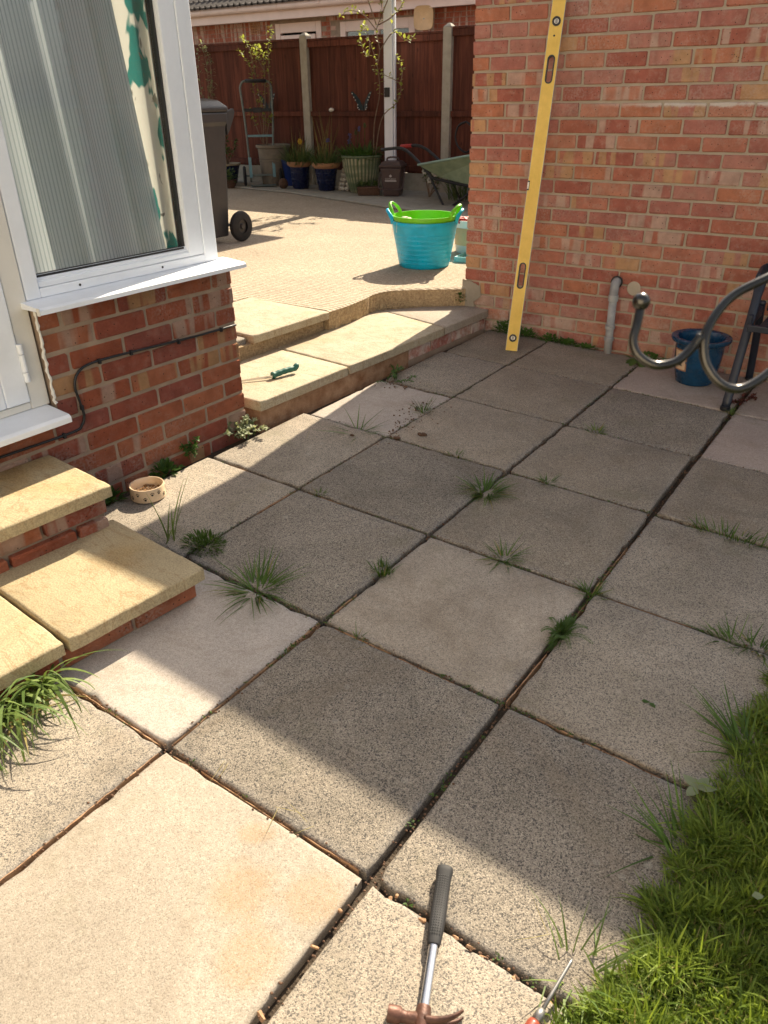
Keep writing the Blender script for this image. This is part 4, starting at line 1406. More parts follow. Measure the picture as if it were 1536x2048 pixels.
# local: x across the face, +y out of the face, z along
W2 = .0335
holes = [(.36, .50), (1.415, 1.545)]
def stadium(z0, z1, hw, n=8):
    pts = []
    for k in range(n + 1):
        a_ = math.pi * k / n
        pts.append((hw * math.cos(a_), z1 - hw + hw * math.sin(a_)))
    for k in range(n + 1):
        a_ = math.pi + math.pi * k / n
        pts.append((hw * math.cos(a_), z0 + hw + hw * math.sin(a_)))
    return pts
bm = bmesh.new()
def face_with_holes(y):
    """front or back skin made of strips round each hand hole"""
    quads = []
    zs = [0] + [z for h in holes for z in h] + [LL]
    for i in range(0, len(zs), 2):
        quads.append([(-W2, zs[i]), (W2, zs[i]), (W2, zs[i + 1]), (-W2, zs[i + 1])])
    for z0, z1 in holes:
        hw = .0135
        st_ = stadium(z0 + .004, z1 - .004, hw)
        n = len(st_) // 2
        right = [p for p in st_[:1]] ; 
        for s in (-1, 1):
            side_pts = sorted([p for p in st_ if p[0] * s >= -1e-9], key=lambda p: p[1])
            outer = [(s * W2, z0), (s * W2, z1)]
            loop = [(0, z0), (s * W2, z0), (s * W2, z1), (0, z1)] + list(reversed(side_pts))
            # drop duplicates
            L2 = []
            for p in loop:
                if not L2 or (abs(p[0] - L2[-1][0]) + abs(p[1] - L2[-1][1])) > 1e-6:
                    L2.append(p)
            quads.append(L2)
    return quads
m = MB()
for yv in (.0125, -.0125):
    for qd in face_with_holes(yv):
        vs = [(p[0], yv, p[1]) for p in qd]
        m.add(vs, [tuple(range(len(vs)))])
for s in (-1, 1):
    m.add([(s * W2, -.0125, 0), (s * W2, .0125, 0), (s * W2, .0125, LL), (s * W2, -.0125, LL)], [(0, 1, 2, 3)])
for z in (0, LL):
    m.add([(-W2, -.0125, z), (W2, -.0125, z), (W2, .0125, z), (-W2, .0125, z)], [(0, 1, 2, 3)])
body = m.build('body', 'yellow', lv_)
ed = MB()
for s in (-1, 1):
    ed.box(s * W2 - (.0002 if s > 0 else .0022), s * W2 + (.0022 if s > 0 else .0002), -.0128, .0128, .001, LL - .001)
ed.build('edge_strip', 'alu', lv_)
rb = MB()
for x0 in (-.010, .010):
    rb.box(x0 - .0012, x0 + .0012, .0126, .0134, .012, .35); rb.box(x0 - .0012, x0 + .0012, .0126, .0134, .51, 1.405); rb.box(x0 - .0012, x0 + .0012, .0126, .0134, 1.555, LL - .01)
rb.build('rib', 'yellow', lv_)
for z0, z1 in holes:
    st_ = stadium(z0 + .004, z1 - .004, .0135)
    so = stadium(z0 - .003, z1 + .003, .0200)
    n = len(st_)
    vs = [(p[0], .0145, p[1]) for p in so] + [(p[0], .0145, p[1]) for p in st_] + [(p[0], -.0145, p[1]) for p in st_] + [(p[0], .0126, p[1]) for p in so]
    fs = []
    for i in range(n):
        j = (i + 1) % n
        fs += [(i, j, n + j, n + i), (n + i, n + j, 2 * n + j, 2 * n + i), (3 * n + i, 3 * n + j, j, i)]
    MB().add(vs, fs).build('grip_liner', 'black', lv_)
for z in (.075, 1.70):
    vl = MB().lathe([(.0, .0), (.0225, .0), (.0225, .004), (.0125, .0045), (.0125, .001)], 24, Matrix.Translation((0, .0126, z)) @ Matrix.Rotation(-math.pi / 2, 4, 'X'), cap=False).build('vial_housing', 'black', lv_)
    MB().lathe([(.0, .002), (.0122, .002)], 20, Matrix.Translation((0, .0126, z)) @ Matrix.Rotation(-math.pi / 2, 4, 'X'), cap=False).build('window', 'white_pl', vl)
    MB().box(-.0065, .0065, .0150, .0175, z - .010, z + .010).build('vial', 'alu', vl)
cv = MB().box(-W2 - .0025, -W2 + .009, .006, .0135, .885, .935).build('vial_housing', 'black', lv_)
MB().box(-W2 - .0027, -W2 + .006, .0136, .0148, .893, .927).build('vial', 'white_pl', cv)
MB().lathe([(.0, .0), (.005, .0), (.0046, .0012), (.0, .0012)], 16, Matrix.Translation((-.002, .0127, 1.635)) @ Matrix.Rotation(-math.pi / 2, 4, 'X'), cap=False).build('hang_hole', 'black', lv_)

# ---- grey waste pipe on the garage wall
wp_ = empty('waste_pipe', (-.227, 3.60, 0))
tag(wp_, 'grey plastic waste pipe elbowing out of the garage wall', 'pipe')
pp = bez([(-.008, .075, .425), (-.008, .035, .427), (-.006, .008, .418), (-.004, -.004, .39), (-.003, -.006, .35)], 6)
MB().tube(pp, .0255, 16).build('elbow', 'pipe', wp_, smooth=True)
MB().tube([(-.003, -.006, .36), (.001, -.004, .13), (.004, 0, -.005)], .0228, 16).build('tube', 'pipe', wp_, smooth=True)
for z0, z1, x in ((.325, .362, -.003), (.165, .182, .0), (.095, .118, .002), (.182, .190, .0)):
    MB().lathe([(.0228, z0), (.0282, z0 + .002), (.0282, z1 - .002), (.0228, z1)], 18, Matrix.Translation((x, -.0045, 0))).build('collar', 'pipe', wp_, smooth=True, auto=45)
MB().lathe([(.026, 0), (.034, .0), (.035, .006), (.026, .006)], 20, Matrix.Translation((-.008, .040, .4265)) @ Matrix.Rotation(math.pi / 2, 4, 'X')).build('wall_collar', 'black', wp_)
wc = MB().lathe([(.0, 0), (.040, 0), (.036, .003), (.0, .003)], 22, Matrix.Translation((-.14, 3.6605, .395)) @ Matrix.Rotation(math.pi / 2, 4, 'X'), cap=False).build('mortar_plug', 'mortar_g', None)
tag(wc, 'round grey mortar plug in the garage wall beside the pipe', 'mortar plug')

# ---- blue glazed pot by the garage
px, py = .335, 3.39
pot = empty('plant_pot', (px, py, zp(px, py)))
tag(pot, 'empty blue glazed pot with a square cream motif by the garage wall', 'pot')
MB().lathe([(.0, 0), (.088, 0), (.094, .006), (.108, .06), (.119, .13), (.1225, .19), (.121, .212), (.146, .226), (.152, .238), (.149, .248), (.138, .251), (.119, .245), (.112, .225), (.112, .15), (.0, .15)], 48).build('pot_body', 'bluepot', pot, smooth=True, auto=50)
m = MB().lathe([(.0, .176), (.06, .178), (.112, .172)], 24)
m.build('soil_fill', 'clod', pot)
av = math.atan2(-.62, -.58) 
def on_pot(mb, pts, r, z, ang, e=.0012):
    vs = []
    for ee in (-.004, e):
        for dx, dz in pts:
            a_ = ang + dx / r
            rr2 = r + ee + dz * .13
            vs.append((rr2 * math.cos(a_), rr2 * math.sin(a_), z + dz))
    n = len(pts)
    mb.add(vs, [tuple(range(n, 2 * n))] + [(i, (i + 1) % n, n + (i + 1) % n, n + i) for i in range(n)])
am = -2.15
rp, zq = .1165, .135
def rect(x0, x1, z0, z1, k=6): 
    return [(x0 + (x1 - x0) * i / k, z0) for i in range(k + 1)] + [(x1 - (x1 - x0) * i / k, z1) for i in range(k + 1)]
m = MB(); on_pot(m, rect(-.040, .040, -.056, .056), rp, zq, am, .003)
pl_ = m.build('motif_plate', 'terracotta', pot)
m = MB(); on_pot(m, rect(-.033, .033, -.049, .049), rp, zq, am, .0042)
m.build('motif_ground', 'cream_gl', pl_)
m = MB()
on_pot(m, [(-.018, -.030), (.018, -.030), (.006, -.018), (.012, -.012), (0, .0), (-.012, -.012), (-.006, -.018)], rp, zq, am, .0054)
on_pot(m, [(-.010, .006), (.012, .006), (.016, .016), (.004, .020), (.006, .030), (-.004, .032), (-.006, .020), (-.016, .016)], rp, zq, am, .0054)
m.build('motif', 'paw', pl_)

# ---- navy plastic garden chair, mostly out of the picture
chx, chy = .86, 3.34
cr = empty('garden_chair', (chx, chy, zp(chx, chy)))
tag(cr, 'dark navy plastic garden chair at the picture edge by the garage', 'chair')
for s in (-1, 1):
    X = s * .285
    z0 = zp(chx + X, chy) - zp(chx, chy)
    fl = bez([(X, -.275, z0 - .002 + .006), (X, -.20, .20), (X, -.10, .42), (X + s * .004, -.02, .56), (X, .03, .60)], 5)
    l1 = MB().tube(fl, [.021] * 14 + [.024] * (len(fl) - 14), 10, flat=.62).build('leg', 'navy', cr, smooth=True)
    MB().lathe([(.022, 0), (.024, .001), (.024, .016), (.020, .018)], 12, Matrix.Translation((X, -.2765, z0 - .0005))).build('foot', 'black', l1)
    rl = bez([(X, .245, z0 + .004), (X, .20, .20), (X, .13, .40), (X, .11, .46)], 5)
    l2 = MB().tube(rl, .019, 10, flat=.62).build('leg', 'navy', cr, smooth=True)
    MB().lathe([(.020, 0), (.022, .001), (.022, .014), (.018, .016)], 12, Matrix.Translation((X, .246, z0 - .0005))).build('foot', 'black', l2)
    ar = bez([(X, -.14, .615), (X + s * .01, -.02, .628), (X + s * .006, .12, .62), (X - s * .03, .22, .61)], 5)
    MB().tube(ar, .027, 10, flat=.5).build('armrest', 'navy', cr, smooth=True)
    MB().box(X - .012, X + .012, -.13, .12, .385, .44).build('side_rail', 'navy', cr, bevel=.004)
st_ = MB()
for i in range(7):
    x = -.225 + i * .066
    st_.box(x, x + .054, -.22, .22, .405, .42)
st_.box(-.272, .27, -.24, -.2202, .39, .421)
st_.box(-.272, .27, .2202, .235, .39, .421)
st_.build('seat', 'navy', cr, bevel=.004)
bk = MB()
for i in range(6):
    x = -.20 + i * .072
    bk.add([(x, .24, .42), (x + .04, .24, .42), (x + .04, .33, .90), (x, .33, .90), (x, .255, .42), (x + .04, .255, .42), (x + .04, .345, .90), (x, .345, .90)], [(0, 1, 2, 3), (7, 6, 5, 4), (0, 4, 5, 1), (1, 5, 6, 2), (2, 6, 7, 3), (3, 7, 4, 0)])
bk.tube(bez([(-.245, .245, .42), (-.245, .335, .86), (-.16, .345, .93), (0, .35, .95), (.16, .345, .93), (.245, .335, .86), (.245, .245, .42)], 5), .018, 8)
bk.build('backrest', 'navy', cr)

# ---- wrought scroll hook close to the lens
hk = empty('hook_stand', (1.45, .15, -.03))
tag(hk, 'dark metal scroll hook with a ball tip close to the lens', 'hook stand')
def W_(p): return Vector(p) - hk.location
sc1 = bez([(1.011, -.083, 1.212), (1.0125, -.091, 1.200), (1.0135, -.0985, 1.187), (1.021, -.1020, 1.1755), (1.036, -.098, 1.1675), (1.051, -.087, 1.1700), (1.060, -.075, 1.180), (1.0655, -.067, 1.1920)], 8)
hook = MB().tube([W_(p) for p in sc1], .0042, 14).build('hook', 'pewter', hk, smooth=True)
MB().ball(W_((1.0105, -.0815, 1.2190)), .0082, 24, 16).build('ball_tip', 'pewter', hook, smooth=True)
sc2 = bez([(1.112, .006, 1.2440), (1.100, -.013, 1.2370), (1.0800, -.0335, 1.2240), (1.0705, -.051, 1.2070), (1.0685, -.0655, 1.1900), (1.0745, -.0725, 1.1700), (1.0905, -.0725, 1.1530), (1.108, -.0625, 1.1480), (1.126, -.042, 1.1620), (1.142, -.015, 1.190), (1.15, .0, 1.215), (1.16, .01, 1.235), (1.20, .03, 1.25), (1.30, .08, 1.25), (1.45, .15, 1.25)], 8)
MB().tube([W_(p) for p in sc2], .0042, 14).build('scroll', 'pewter', hk, smooth=True)
MB().ball(W_((1.112, .006, 1.2440)), .0050, 14, 10).build('scroll_end', 'pewter', hk, smooth=True)
MB().tube([(0, 0, -.2), (0, 0, 1.7)], .010, 12).build('pole', 'pewter', hk, smooth=True)
MB().ball((0, 0, 1.71), .02, 16, 12).build('finial', 'pewter', hk, smooth=True)

# ---- nested flexible tubs
tx, ty = -1.853, 4.137
def tub(name, label, mat, z, r0, r1, h, a_h, handle_h, inner, tilt=0.0):
    e = empty(name, (tx, ty, z), a_h)
    tag(e, label, 'tub')
    t = .006
    seg = 64
    prof = [(.0, 0.0), (r0 - .006, .0), (r0, .006)]
    for k in range(1, 19):
        u = k / 18
        rr2 = r0 + (r1 - r0) * u
        if not inner and .1 < u < .86 and k % 2 == 0:
            prof.append((rr2 + .0004, .006 + (h - .03) * (u - .012)))
            prof.append((rr2 + .0011, .006 + (h - .03) * (u)))
            prof.append((rr2 + .0004, .006 + (h - .03) * (u + .012)))
        else:
            prof.append((rr2, .006 + (h - .03) * u))
    prof += [(r1 + .005, h - .024), (r1 + .006, h - .004), (r1 + .004, h), (r1 - .003, h), (r1 - .004, h - .006), (r1 - t, h - .026), (r0 - t + .001, .012), (.0, .010)]
    MB().lathe(prof, seg, cap=False).build('shell', mat, e, smooth=True, auto=40)
    for s in (0, 1):
        a_ = s * math.pi
        hp = []
        for k in range(21):
            u = k / 20
            aa = (u - .5) * .74
            hz = h - .020 + handle_h * math.sin(math.pi * u) ** .55
            out = r1 + .002 + .032 * math.sin(math.pi * u)
            hp.append((out * math.cos(a_ + aa), out * math.sin(a_ + aa), hz))
        MB().tube(hp, [.0115 if 3 < k < 17 else .014 for k in range(21)], 10, flat=.5).build('handle', mat, e, smooth=True)
    return e
tub('blue_tub', 'bright blue flexible tub holding the green tub on the drive', 'tub_blue', ZD + .001, .183, .236, .318, .52, .088, False)
gt_ = tub('green_tub', 'lime green flexible tub nested inside the blue tub', 'tub_green', ZD + .030, .170, .228, .322, .22, .092, True)
q = random.Random(12)
rbm = MB()
for _ in range(14):
    a_, rr_ = q.uniform(2.9, 4.3), q.uniform(.14, .20)
    rbm.ball((tx + rr_ * math.cos(a_), ty + rr_ * math.sin(a_), ZD + .295 + q.uniform(0, .035)), q.uniform(.014, .028), 8, 6, (1, .7, .5), .5)
o = rbm.build('sack', 'sack', None, smooth=True)
tag(o, 'crumpled off white sack bunched inside the green tub', 'sack')
sp_ = MB()
for k in range(2):
    p0 = Vector((tx - .060 - .03 * k, ty - .205, ZD + .328))
    sp_.tube(bez([p0 + Vector((.03, .05, -.01)), p0, p0 + Vector((-.016, -.036, -.004)), p0 + Vector((-.022 - .01 * k, -.034, -.045)), p0 + Vector((-.030, -.026, -.075 - .03 * k))], 4), .0011, 5)
o = sp_.build('string', 'sack')
tag(o, 'loose pale string hanging over the tub rim', 'string')

# ---- white bucket and turquoise tray half hidden by the garage corner
wb = empty('bucket', (-1.83, 4.80, ZD), facing(-1.83, 4.8))
tag(wb, 'white and orange bucket just behind the blue tub at the garage corner', 'bucket')
MB().lathe([(.0, 0), (.115, 0), (.12, .006), (.14, .23), (.146, .232), (.146, .245), (.136, .245), (.116, .02), (.0, .02)], 36).build('pail', 'white_pl', wb, smooth=True, auto=45)
MB().lathe([(.1255, .06), (.1375, .19), (.139, .19), (.127, .06)], 36, a0=2.6, a1=5.2).build('label_band', 'dish', wb, smooth=True)
m = MB()
q = random.Random(9)
for _ in range(14):
    m.ball((q.uniform(-.09, .09), q.uniform(-.09, .09), .225 + q.uniform(0, .03)), q.uniform(.02, .04), 7, 5, (1, 1, .6), .4)
m.build('rags', 'red_pl', wb)
tr_ = MB().box(-.26, .26, -.10, .10, 0, .012)
tr_.box(-.26, .26, -.112, -.1002, 0, .038); tr_.box(-.26, .26, .1002, .112, 0, .038); tr_.box(-.272, -.2602, -.112, .112, 0, .038); tr_.box(.2602, .272, -.112, .112, 0, .038)
o = tr_.build('tray', 'turq', None, loc=(-1.47, 4.50, ZD + .001), rot=(0, 0, .15), bevel=.003)
tag(o, 'flat turquoise tray on the drive behind the blue tub', 'tray')

# ---- wheelie bin
bn = empty('wheelie_bin', (-4.10, 3.95, ZD))
tag(bn, 'dark grey wheelie bin on the drive behind the window frame', 'bin')
bd = MB()
zs = [(.05, .255, .215, -.30), (.35, .265, .24, -.315), (.75, .268, .27, -.335), (.90, .275, .285, -.345), (.93, .29, .30, -.36), (1.0, .29, .30, -.36)]
vs = []
for z, hx_, yr, yf in zs:
    c = .035
    for x, y in ((-hx_ + c, yf), (hx_ - c, yf), (hx_, yf + c), (hx_, yr - c), (hx_ - c, yr), (-hx_ + c, yr), (-hx_, yr - c), (-hx_, yf + c)):
        vs.append((x, y, z))
fs = [tuple(range(7, -1, -1)), tuple(range(40, 48))]
for l in range(5):
    for k in range(8):
        fs.append((l * 8 + k, l * 8 + (k + 1) % 8, (l + 1) * 8 + (k + 1) % 8, (l + 1) * 8 + k))
bd.add(vs, fs)
bd.build('body', 'bin', bn, bevel=.012)
ld = MB()
vs = []
for z, hx_, yr, yf in ((1.002, .295, .315, -.38), (1.035, .297, .318, -.384), (1.085, .26, .25, -.30), (1.10, .20, .17, -.22)):
    for x, y in ((-hx_ + .04, yf), (hx_ - .04, yf), (hx_, yf + .04), (hx_, yr - .04), (hx_ - .04, yr), (-hx_ + .04, yr), (-hx_, yr - .04), (-hx_, yf + .04)):
        vs.append((x, y, z))
fs = [tuple(range(7, -1, -1)), tuple(range(24, 32))]
for l in range(3):
    for k in range(8):
        fs.append((l * 8 + k, l * 8 + (k + 1) % 8, (l + 1) * 8 + (k + 1) % 8, (l + 1) * 8 + k))
ld.add(vs, fs)
ld.build('lid', 'bin', bn, bevel=.012)
MB().tube([(-.24, .37, 1.0), (.24, .37, 1.0)], .018, 12).build('handle_bar', 'bin', bn, smooth=True)
for s in (-1, 1):
    m = MB()
    m.add([(s * .25 + d_, y_, z_) for d_ in (-.014, .014) for y_, z_ in ((.28, .83), (.315, .87), (.375, .97), (.385, 1.0), (.375, 1.025), (.28, 1.0))], [(0, 1, 2, 3, 4, 5), (11, 10, 9, 8, 7, 6)] + [(i, 6 + i, 6 + (i + 1) % 6, (i + 1) % 6) for i in range(6)])
    m.build('handle_bracket', 'bin', bn, bevel=.004)
MB().tube([(-.35, .27, .125), (.35, .27, .125)], .013, 10).build('axle', 'alu', bn, smooth=True)
for s in (-1, 1):
    w = MB().lathe([(.055, -.026), (.105, -.026), (.118, -.020), (.124, -.008), (.124, .008), (.118, .020), (.105, .026), (.055, .026)], 36, Matrix.Translation((s * .325, .27, .125)) @ Matrix.Rotation(math.pi / 2, 4, 'Y'), cap=False).build('wheel', 'rubber', bn, smooth=True, auto=35)
    MB().lathe([(.0, -.018), (.020, -.018), (.024, -.010), (.056, -.010), (.056, .010), (.024, .010), (.020, .03), (.0, .03)], 24, Matrix.Translation((s * .325, .27, .125)) @ Matrix.Rotation(s * math.pi / 2, 4, 'Y'), cap=False).build('hub', 'bin', w, smooth=True, auto=35)

# ================================================================== ALONG THE FENCE
# ---- carport: white post and the flat roof above the drive
cp = empty('carport', (-4.60, 7.72, ZD))
tag(cp, 'white corner post of a flat carport roof above the drive', 'carport')
m = MB().box(-.052, .052, -.052, .052, 0, 2.34)
m.build('post', 'upvc', cp, rot=(0, 0, .36), bevel=.004)
MB().box(.056, .078, -.03, .03, .02, 2.3).build('corner_trim', 'upvc', cp, rot=(0, 0, .36))
MB().box(-2.9, .57, -6.0, .06, 2.40, 2.46).build('roof_sheet', 'upvc_dirty', cp)
MB().box(-2.9, .57, -.06, .0, 2.3405, 2.3995).build('beam', 'upvc', cp)
m = MB().box(-.045, .02, -.075, -.0535, 1.08, 1.18)
o = m.build('timer_box', 'black', None, loc=(-4.60, 7.72, ZD), rot=(0, 0, .36), bevel=.006)
tag(o, 'small black box strapped to the white carport post', 'box')

# ---- sack truck
sk = empty('sack_truck', (-6.63, 7.60, ZD + .024), facing(-6.63, 7.6))
tag(sk, 'old teal painted sack truck standing before the grey planter', 'sack truck')
fr_pts = bez([(-.165, .0, .05), (-.165, .0, .40), (-.178, .03, .80), (-.20, .06, 1.12), (-.198, .07, 1.20), (-.15, .075, 1.258), (0, .075, 1.262), (.15, .075, 1.258), (.198, .07, 1.20), (.20, .06, 1.12), (.192, .03, .80), (.165, .0, .40), (.165, .0, .05)], 5)
MB().tube(fr_pts, .0135, 8).build('frame', 'truck', sk, smooth=True)
MB().tube([(-.13, .075, 1.262), (.14, .075, 1.262)], .021, 10).build('grip', 'black', sk, smooth=True)
MB().box(-.19, .19, .035, .060, .905, .945).build('crossbar', 'black', sk, bevel=.004)
MB().box(-.06, .055, .02, .034, .895, .955).build('clamp', 'black', sk, bevel=.006)
MB().box(-.178, .178, .008, .028, .605, .632).build('crossbar', 'truckblue', sk, bevel=.003)
MB().box(-.16, .16, -.018, .002, .125, .150).build('crossbar', 'truck', sk, bevel=.003)
for s in (-1, 1):
    MB().box(s * .158 - .020, s * .158 + .020, -.030, -.0145, .11, .36).build('side_strip', 'truckblue', sk, bevel=.003)
    w = MB().lathe([(.06, -.022), (.112, -.020), (.125, -.008), (.125, .008), (.112, .020), (.06, .022)], 30, Matrix.Translation((s * .245, .07, .125)) @ Matrix.Rotation(math.pi / 2, 4, 'Y'), cap=False).build('wheel', 'rubber', sk, smooth=True, auto=40)
    MB().lathe([(.0, -.02), (.06, -.016), (.06, .016), (.0, .02)], 20, Matrix.Translation((s * .245, .07, .125)) @ Matrix.Rotation(math.pi / 2, 4, 'Y'), cap=False).build('hub', 'truck', w)
MB().tube([(-.26, .07, .125), (.26, .07, .125)], .010, 8).build('axle', 'truck', sk)
MB().box(-.17, .17, -.17, -.0, .012, .020).build('toe_plate', 'truck', sk)

# ---- leaf helpers
def leaf(vs, fs, p, d, up, L, w, fold=.25, droop=.15):
    """a pointed leaf of six faces from base p along d"""
    d = d.normalized()
    s = d.cross(up)
    if s.length < 1e-4:
        s = d.cross(Vector((1, 0, 0)))
    s.normalize()
    n = s.cross(d)
    b = len(vs)
    for t, ww, dz in ((0, .06, 0), (.35, 1, .0), (.7, .75, -droop * .5), (1, .04, -droop)):
        c = p + d * (L * t) + n * (dz * L)
        vs.append(tuple(c - s * (w * ww) + n * (w * ww * fold)))
        vs.append(tuple(c))
        vs.append(tuple(c + s * (w * ww) + n * (w * ww * fold)))
    for i in range(3):
        a = b + i * 3
        fs.append((a, a + 1, a + 4, a + 3))
        fs.append((a + 1, a + 2, a + 5, a + 4))

def blade(vs, fs, p, az, L, w, lean, curl, r, seg=5):
    d = Vector((math.cos(az), math.sin(az), 0))
    s = Vector((-d.y, d.x, 0))
    tw = r.uniform(-.8, .8)
    b = len(vs)
    x, z = 0.0, 0.0
    a = math.pi / 2 - lean
    st_ = L / seg
    c = Vector(p)
    for i in range(seg + 1):
        t = i / seg
        ww = w * (1 - t ** 1.6) * (.7 + .6 * min(1, t * 3)) + .0001
        ss = (s * math.cos(tw * t) + Vector((0, 0, 1)) * math.sin(tw * t) * .6)
        vs.append(tuple(c - ss * ww))
        vs.append(tuple(c + ss * ww))
        c = c + (d * math.cos(a) + Vector((0, 0, 1)) * math.sin(a)) * st_
        a -= curl / seg
    for i in range(seg):
        q_ = b + i * 2
        fs.append((q_, q_ + 1, q_ + 3, q_ + 2))

def rnd_dir(r, zmin=-.2):
    while True:
        v = Vector((r.uniform(-1, 1), r.uniform(-1, 1), r.uniform(zmin, 1)))
        if .05 < v.length < 1:
            return v.normalized()

def clump(name, mat, p, rad, h, n, L, w, seed, parent=None, flat=.0):
    """leafy mound: leaves start inside a dome and point outwards"""
    r = random.Random(seed)
    vs, fs = [], []
    for _ in range(n):
        d = rnd_dir(r, -.1)
        k = r.random() ** .5
        q_ = Vector((d.x * rad * k, d.y * rad * k, max(.0, d.z) * h * k))
        dd = Vector((d.x, d.y, d.z * (1 - flat) + .15)) + Vector((r.uniform(-.4, .4), r.uniform(-.4, .4), r.uniform(-.2, .3)))
        leaf(vs, fs, q_, dd, Vector((0, 0, 1)), L * r.uniform(.6, 1.2), w * r.uniform(.7, 1.2), .25, r.uniform(0, .4))
    me = bpy.data.meshes.new(name)
    me.from_pydata(vs, [], fs)
    me.materials.append(MAT[mat])
    return link(name, me, parent, p)

def blades(name, mat, p, n, L, w, spread, lean, curl, seed, parent=None, seg=5, sx=1, sy=1, az=None):
    r = random.Random(seed)
    vs, fs = [], []
    for _ in range(n):
        a_ = r.uniform(0, 2 * math.pi) if az is None else r.gauss(az[0], az[1])
        rr_ = spread * math.sqrt(r.random())
        q_ = (rr_ * math.cos(a_) * sx, rr_ * math.sin(a_) * sy, r.uniform(-.008, 0))
        blade(vs, fs, q_, a_ + r.gauss(0, .5), L * r.uniform(.45, 1.15), w * r.uniform(.6, 1.2), abs(r.gauss(lean, .3)), r.uniform(.2, 1.0) * curl, r, seg)
    me = bpy.data.meshes.new(name)
    me.from_pydata(vs, [], fs)
    me.materials.append(MAT[mat])
    return link(name, me, parent, p)

def plant(name, label, cat, p, parts, group=None):
    e = empty(name, p)
    tag(e, label, cat, group)
    for f in parts:
        f(e)
    return e

# ---- pots
def pot_obj(name, label, x, y, prof, mat, z=ZD + .024, rim=None, rings=None, seg=36):
    e = empty(name, (x, y, z))
    tag(e, label, 'pot')
    MB().lathe(prof, seg, cap=False).build('pot_body', mat, e, smooth=True, auto=45)
    if rim:
        MB().lathe(rim[1], seg, cap=False).build('rim', rim[0], e, smooth=True, auto=45)
    for z0, r0 in (rings or []):
        MB().lathe([(r0, z0 - .006), (r0 + .004, z0 - .003), (r0 + .004, z0 + .003), (r0, z0 + .006)], seg, cap=False).build('ring', mat, e, smooth=True)
    return e
pot_obj('plant_pot', 'navy glazed pot with a tan rim beside the fence post', -5.96, 7.60, [(.0, 0), (.098, 0), (.105, .01), (.130, .27), (.118, .27), (.118, .26), (.0, .26)], 'bluepot2', rim=('terracotta', [(.130, .265), (.158, .285), (.166, .305), (.163, .325), (.150, .33), (.128, .32), (.118, .268)]), rings=[(.12, .115), (.20, .122)])
pot_obj('plant_pot', 'navy glazed pot with a tan rim beside the ribbed green planter', -5.50, 7.58, [(.0, 0), (.098, 0), (.105, .01), (.148, .27), (.136, .27), (.136, .26), (.0, .26)], 'bluepot2', rim=('terracotta', [(.148, .265), (.172, .285), (.182, .305), (.178, .325), (.165, .33), (.146, .32), (.136, .268)]), rings=[(.13, .124), (.21, .137)])
# ribbed green planter: scalloped lathe
e = empty('plant_pot', (-4.96, 7.62, ZD + .024))
tag(e, 'large ribbed sage green planter below the butterfly', 'pot')
m = MB()
prof = [(.14, 0), (.155, .02), (.185, .12), (.215, .24), (.232, .33), (.238, .385), (.243, .405)]
seg = 120
vs, fs = [], []
for i, (r0, z) in enumerate(prof):
    for k in range(seg):
        a_ = 2 * math.pi * k / seg
        rr2 = r0 * (1 + (.020 * math.cos(30 * a_) if 0 < i < len(prof) - 1 else 0))
        vs.append((rr2 * math.cos(a_), rr2 * math.sin(a_), z))
for i in range(len(prof) - 1):
    for k in range(seg):
        fs.append((i * seg + k, i * seg + (k + 1) % seg, (i + 1) * seg + (k + 1) % seg, (i + 1) * seg + k))
fs.append(tuple(range(seg - 1, -1, -1)))
m.add(vs, fs)
def ribbed():
    mm, nt, p = new_mat('sage_glaze', (.2, .25, .15), .3)
    tcx = nd(nt, 'TexCoord').outputs['Object']
    s_ = nd(nt, 'SeparateXYZ', {0: tcx})
    a_ = math_n(nt, 'ARCTAN2', s_.outputs[1], s_.outputs[0])
    rib = ramp(nt, math_n(nt, 'MULTIPLY_ADD', math_n(nt, 'COSINE', math_n(nt, 'MULTIPLY', a_, 30.0)), .5), [(0, 0.0), (1, 1.0)])
    c_ = math_n(nt, 'COSINE', math_n(nt, 'MULTIPLY', a_, 30.0))
    f = math_n(nt, 'MULTIPLY_ADD', c_, .5); f.node.inputs[2].default_value = .5
    n_ = nd(nt, 'TexNoise', {'Vector': nd(nt, 'VectorMath', {0: tcx, 1: (1.5, 1.5, 9.0)}, operation='MULTIPLY').outputs[0], 'Scale': 1.5, 'Detail': 3})
    f = math_n(nt, 'MULTIPLY', f, ramp(nt, n_.outputs[0], [(.36, .15), (.6, 1.0)]))
    nt.links.new(mixc(nt, f, (.085, .13, .065), (.46, .42, .27)), p.inputs['Base Color'])
    return mm
MAT['sage'] = ribbed()
MAT['sage_rim'] = plastic('sage_rim', (.17, .22, .13), .3)
m.build('pot_body', 'sage', e, smooth=True)
MB().lathe([(.243, .400), (.254, .410), (.256, .425), (.248, .432), (.232, .430), (.225, .395), (.0, .395)], 60, cap=False).build('rim', 'sage_rim', e, smooth=True, auto=40)
# grey planter behind the sack truck
e = pot_obj('plant_pot', 'big grey planter behind the sack truck', -6.62, 7.84, [(.0, 0), (.17, 0), (.18, .01), (.212, .46), (.236, .47), (.238, .50), (.222, .505), (.205, .47), (.0, .46)], 'greyp', z=ZD + .024, rings=[(.30, .201), (.33, .203)])
e = pot_obj('plant_pot', 'dark blue pot with a pale rim beside the wheelie bin', -7.33, 7.62, [(.0, 0), (.12, 0), (.13, .01), (.185, .24), (.17, .24), (.0, .23)], 'bluepot2', z=ZD + .024, rim=('cane', [(.185, .235), (.198, .24), (.198, .262), (.18, .262), (.172, .235)]))
e = pot_obj('plant_pot', 'plain bright blue pot behind the sack truck wheel', -6.30, 7.86, [(.0, 0), (.105, 0), (.11, .01), (.15, .29), (.158, .30), (.158, .325), (.145, .325), (.138, .28), (.0, .27)], 'bluepot', z=ZD + .024)
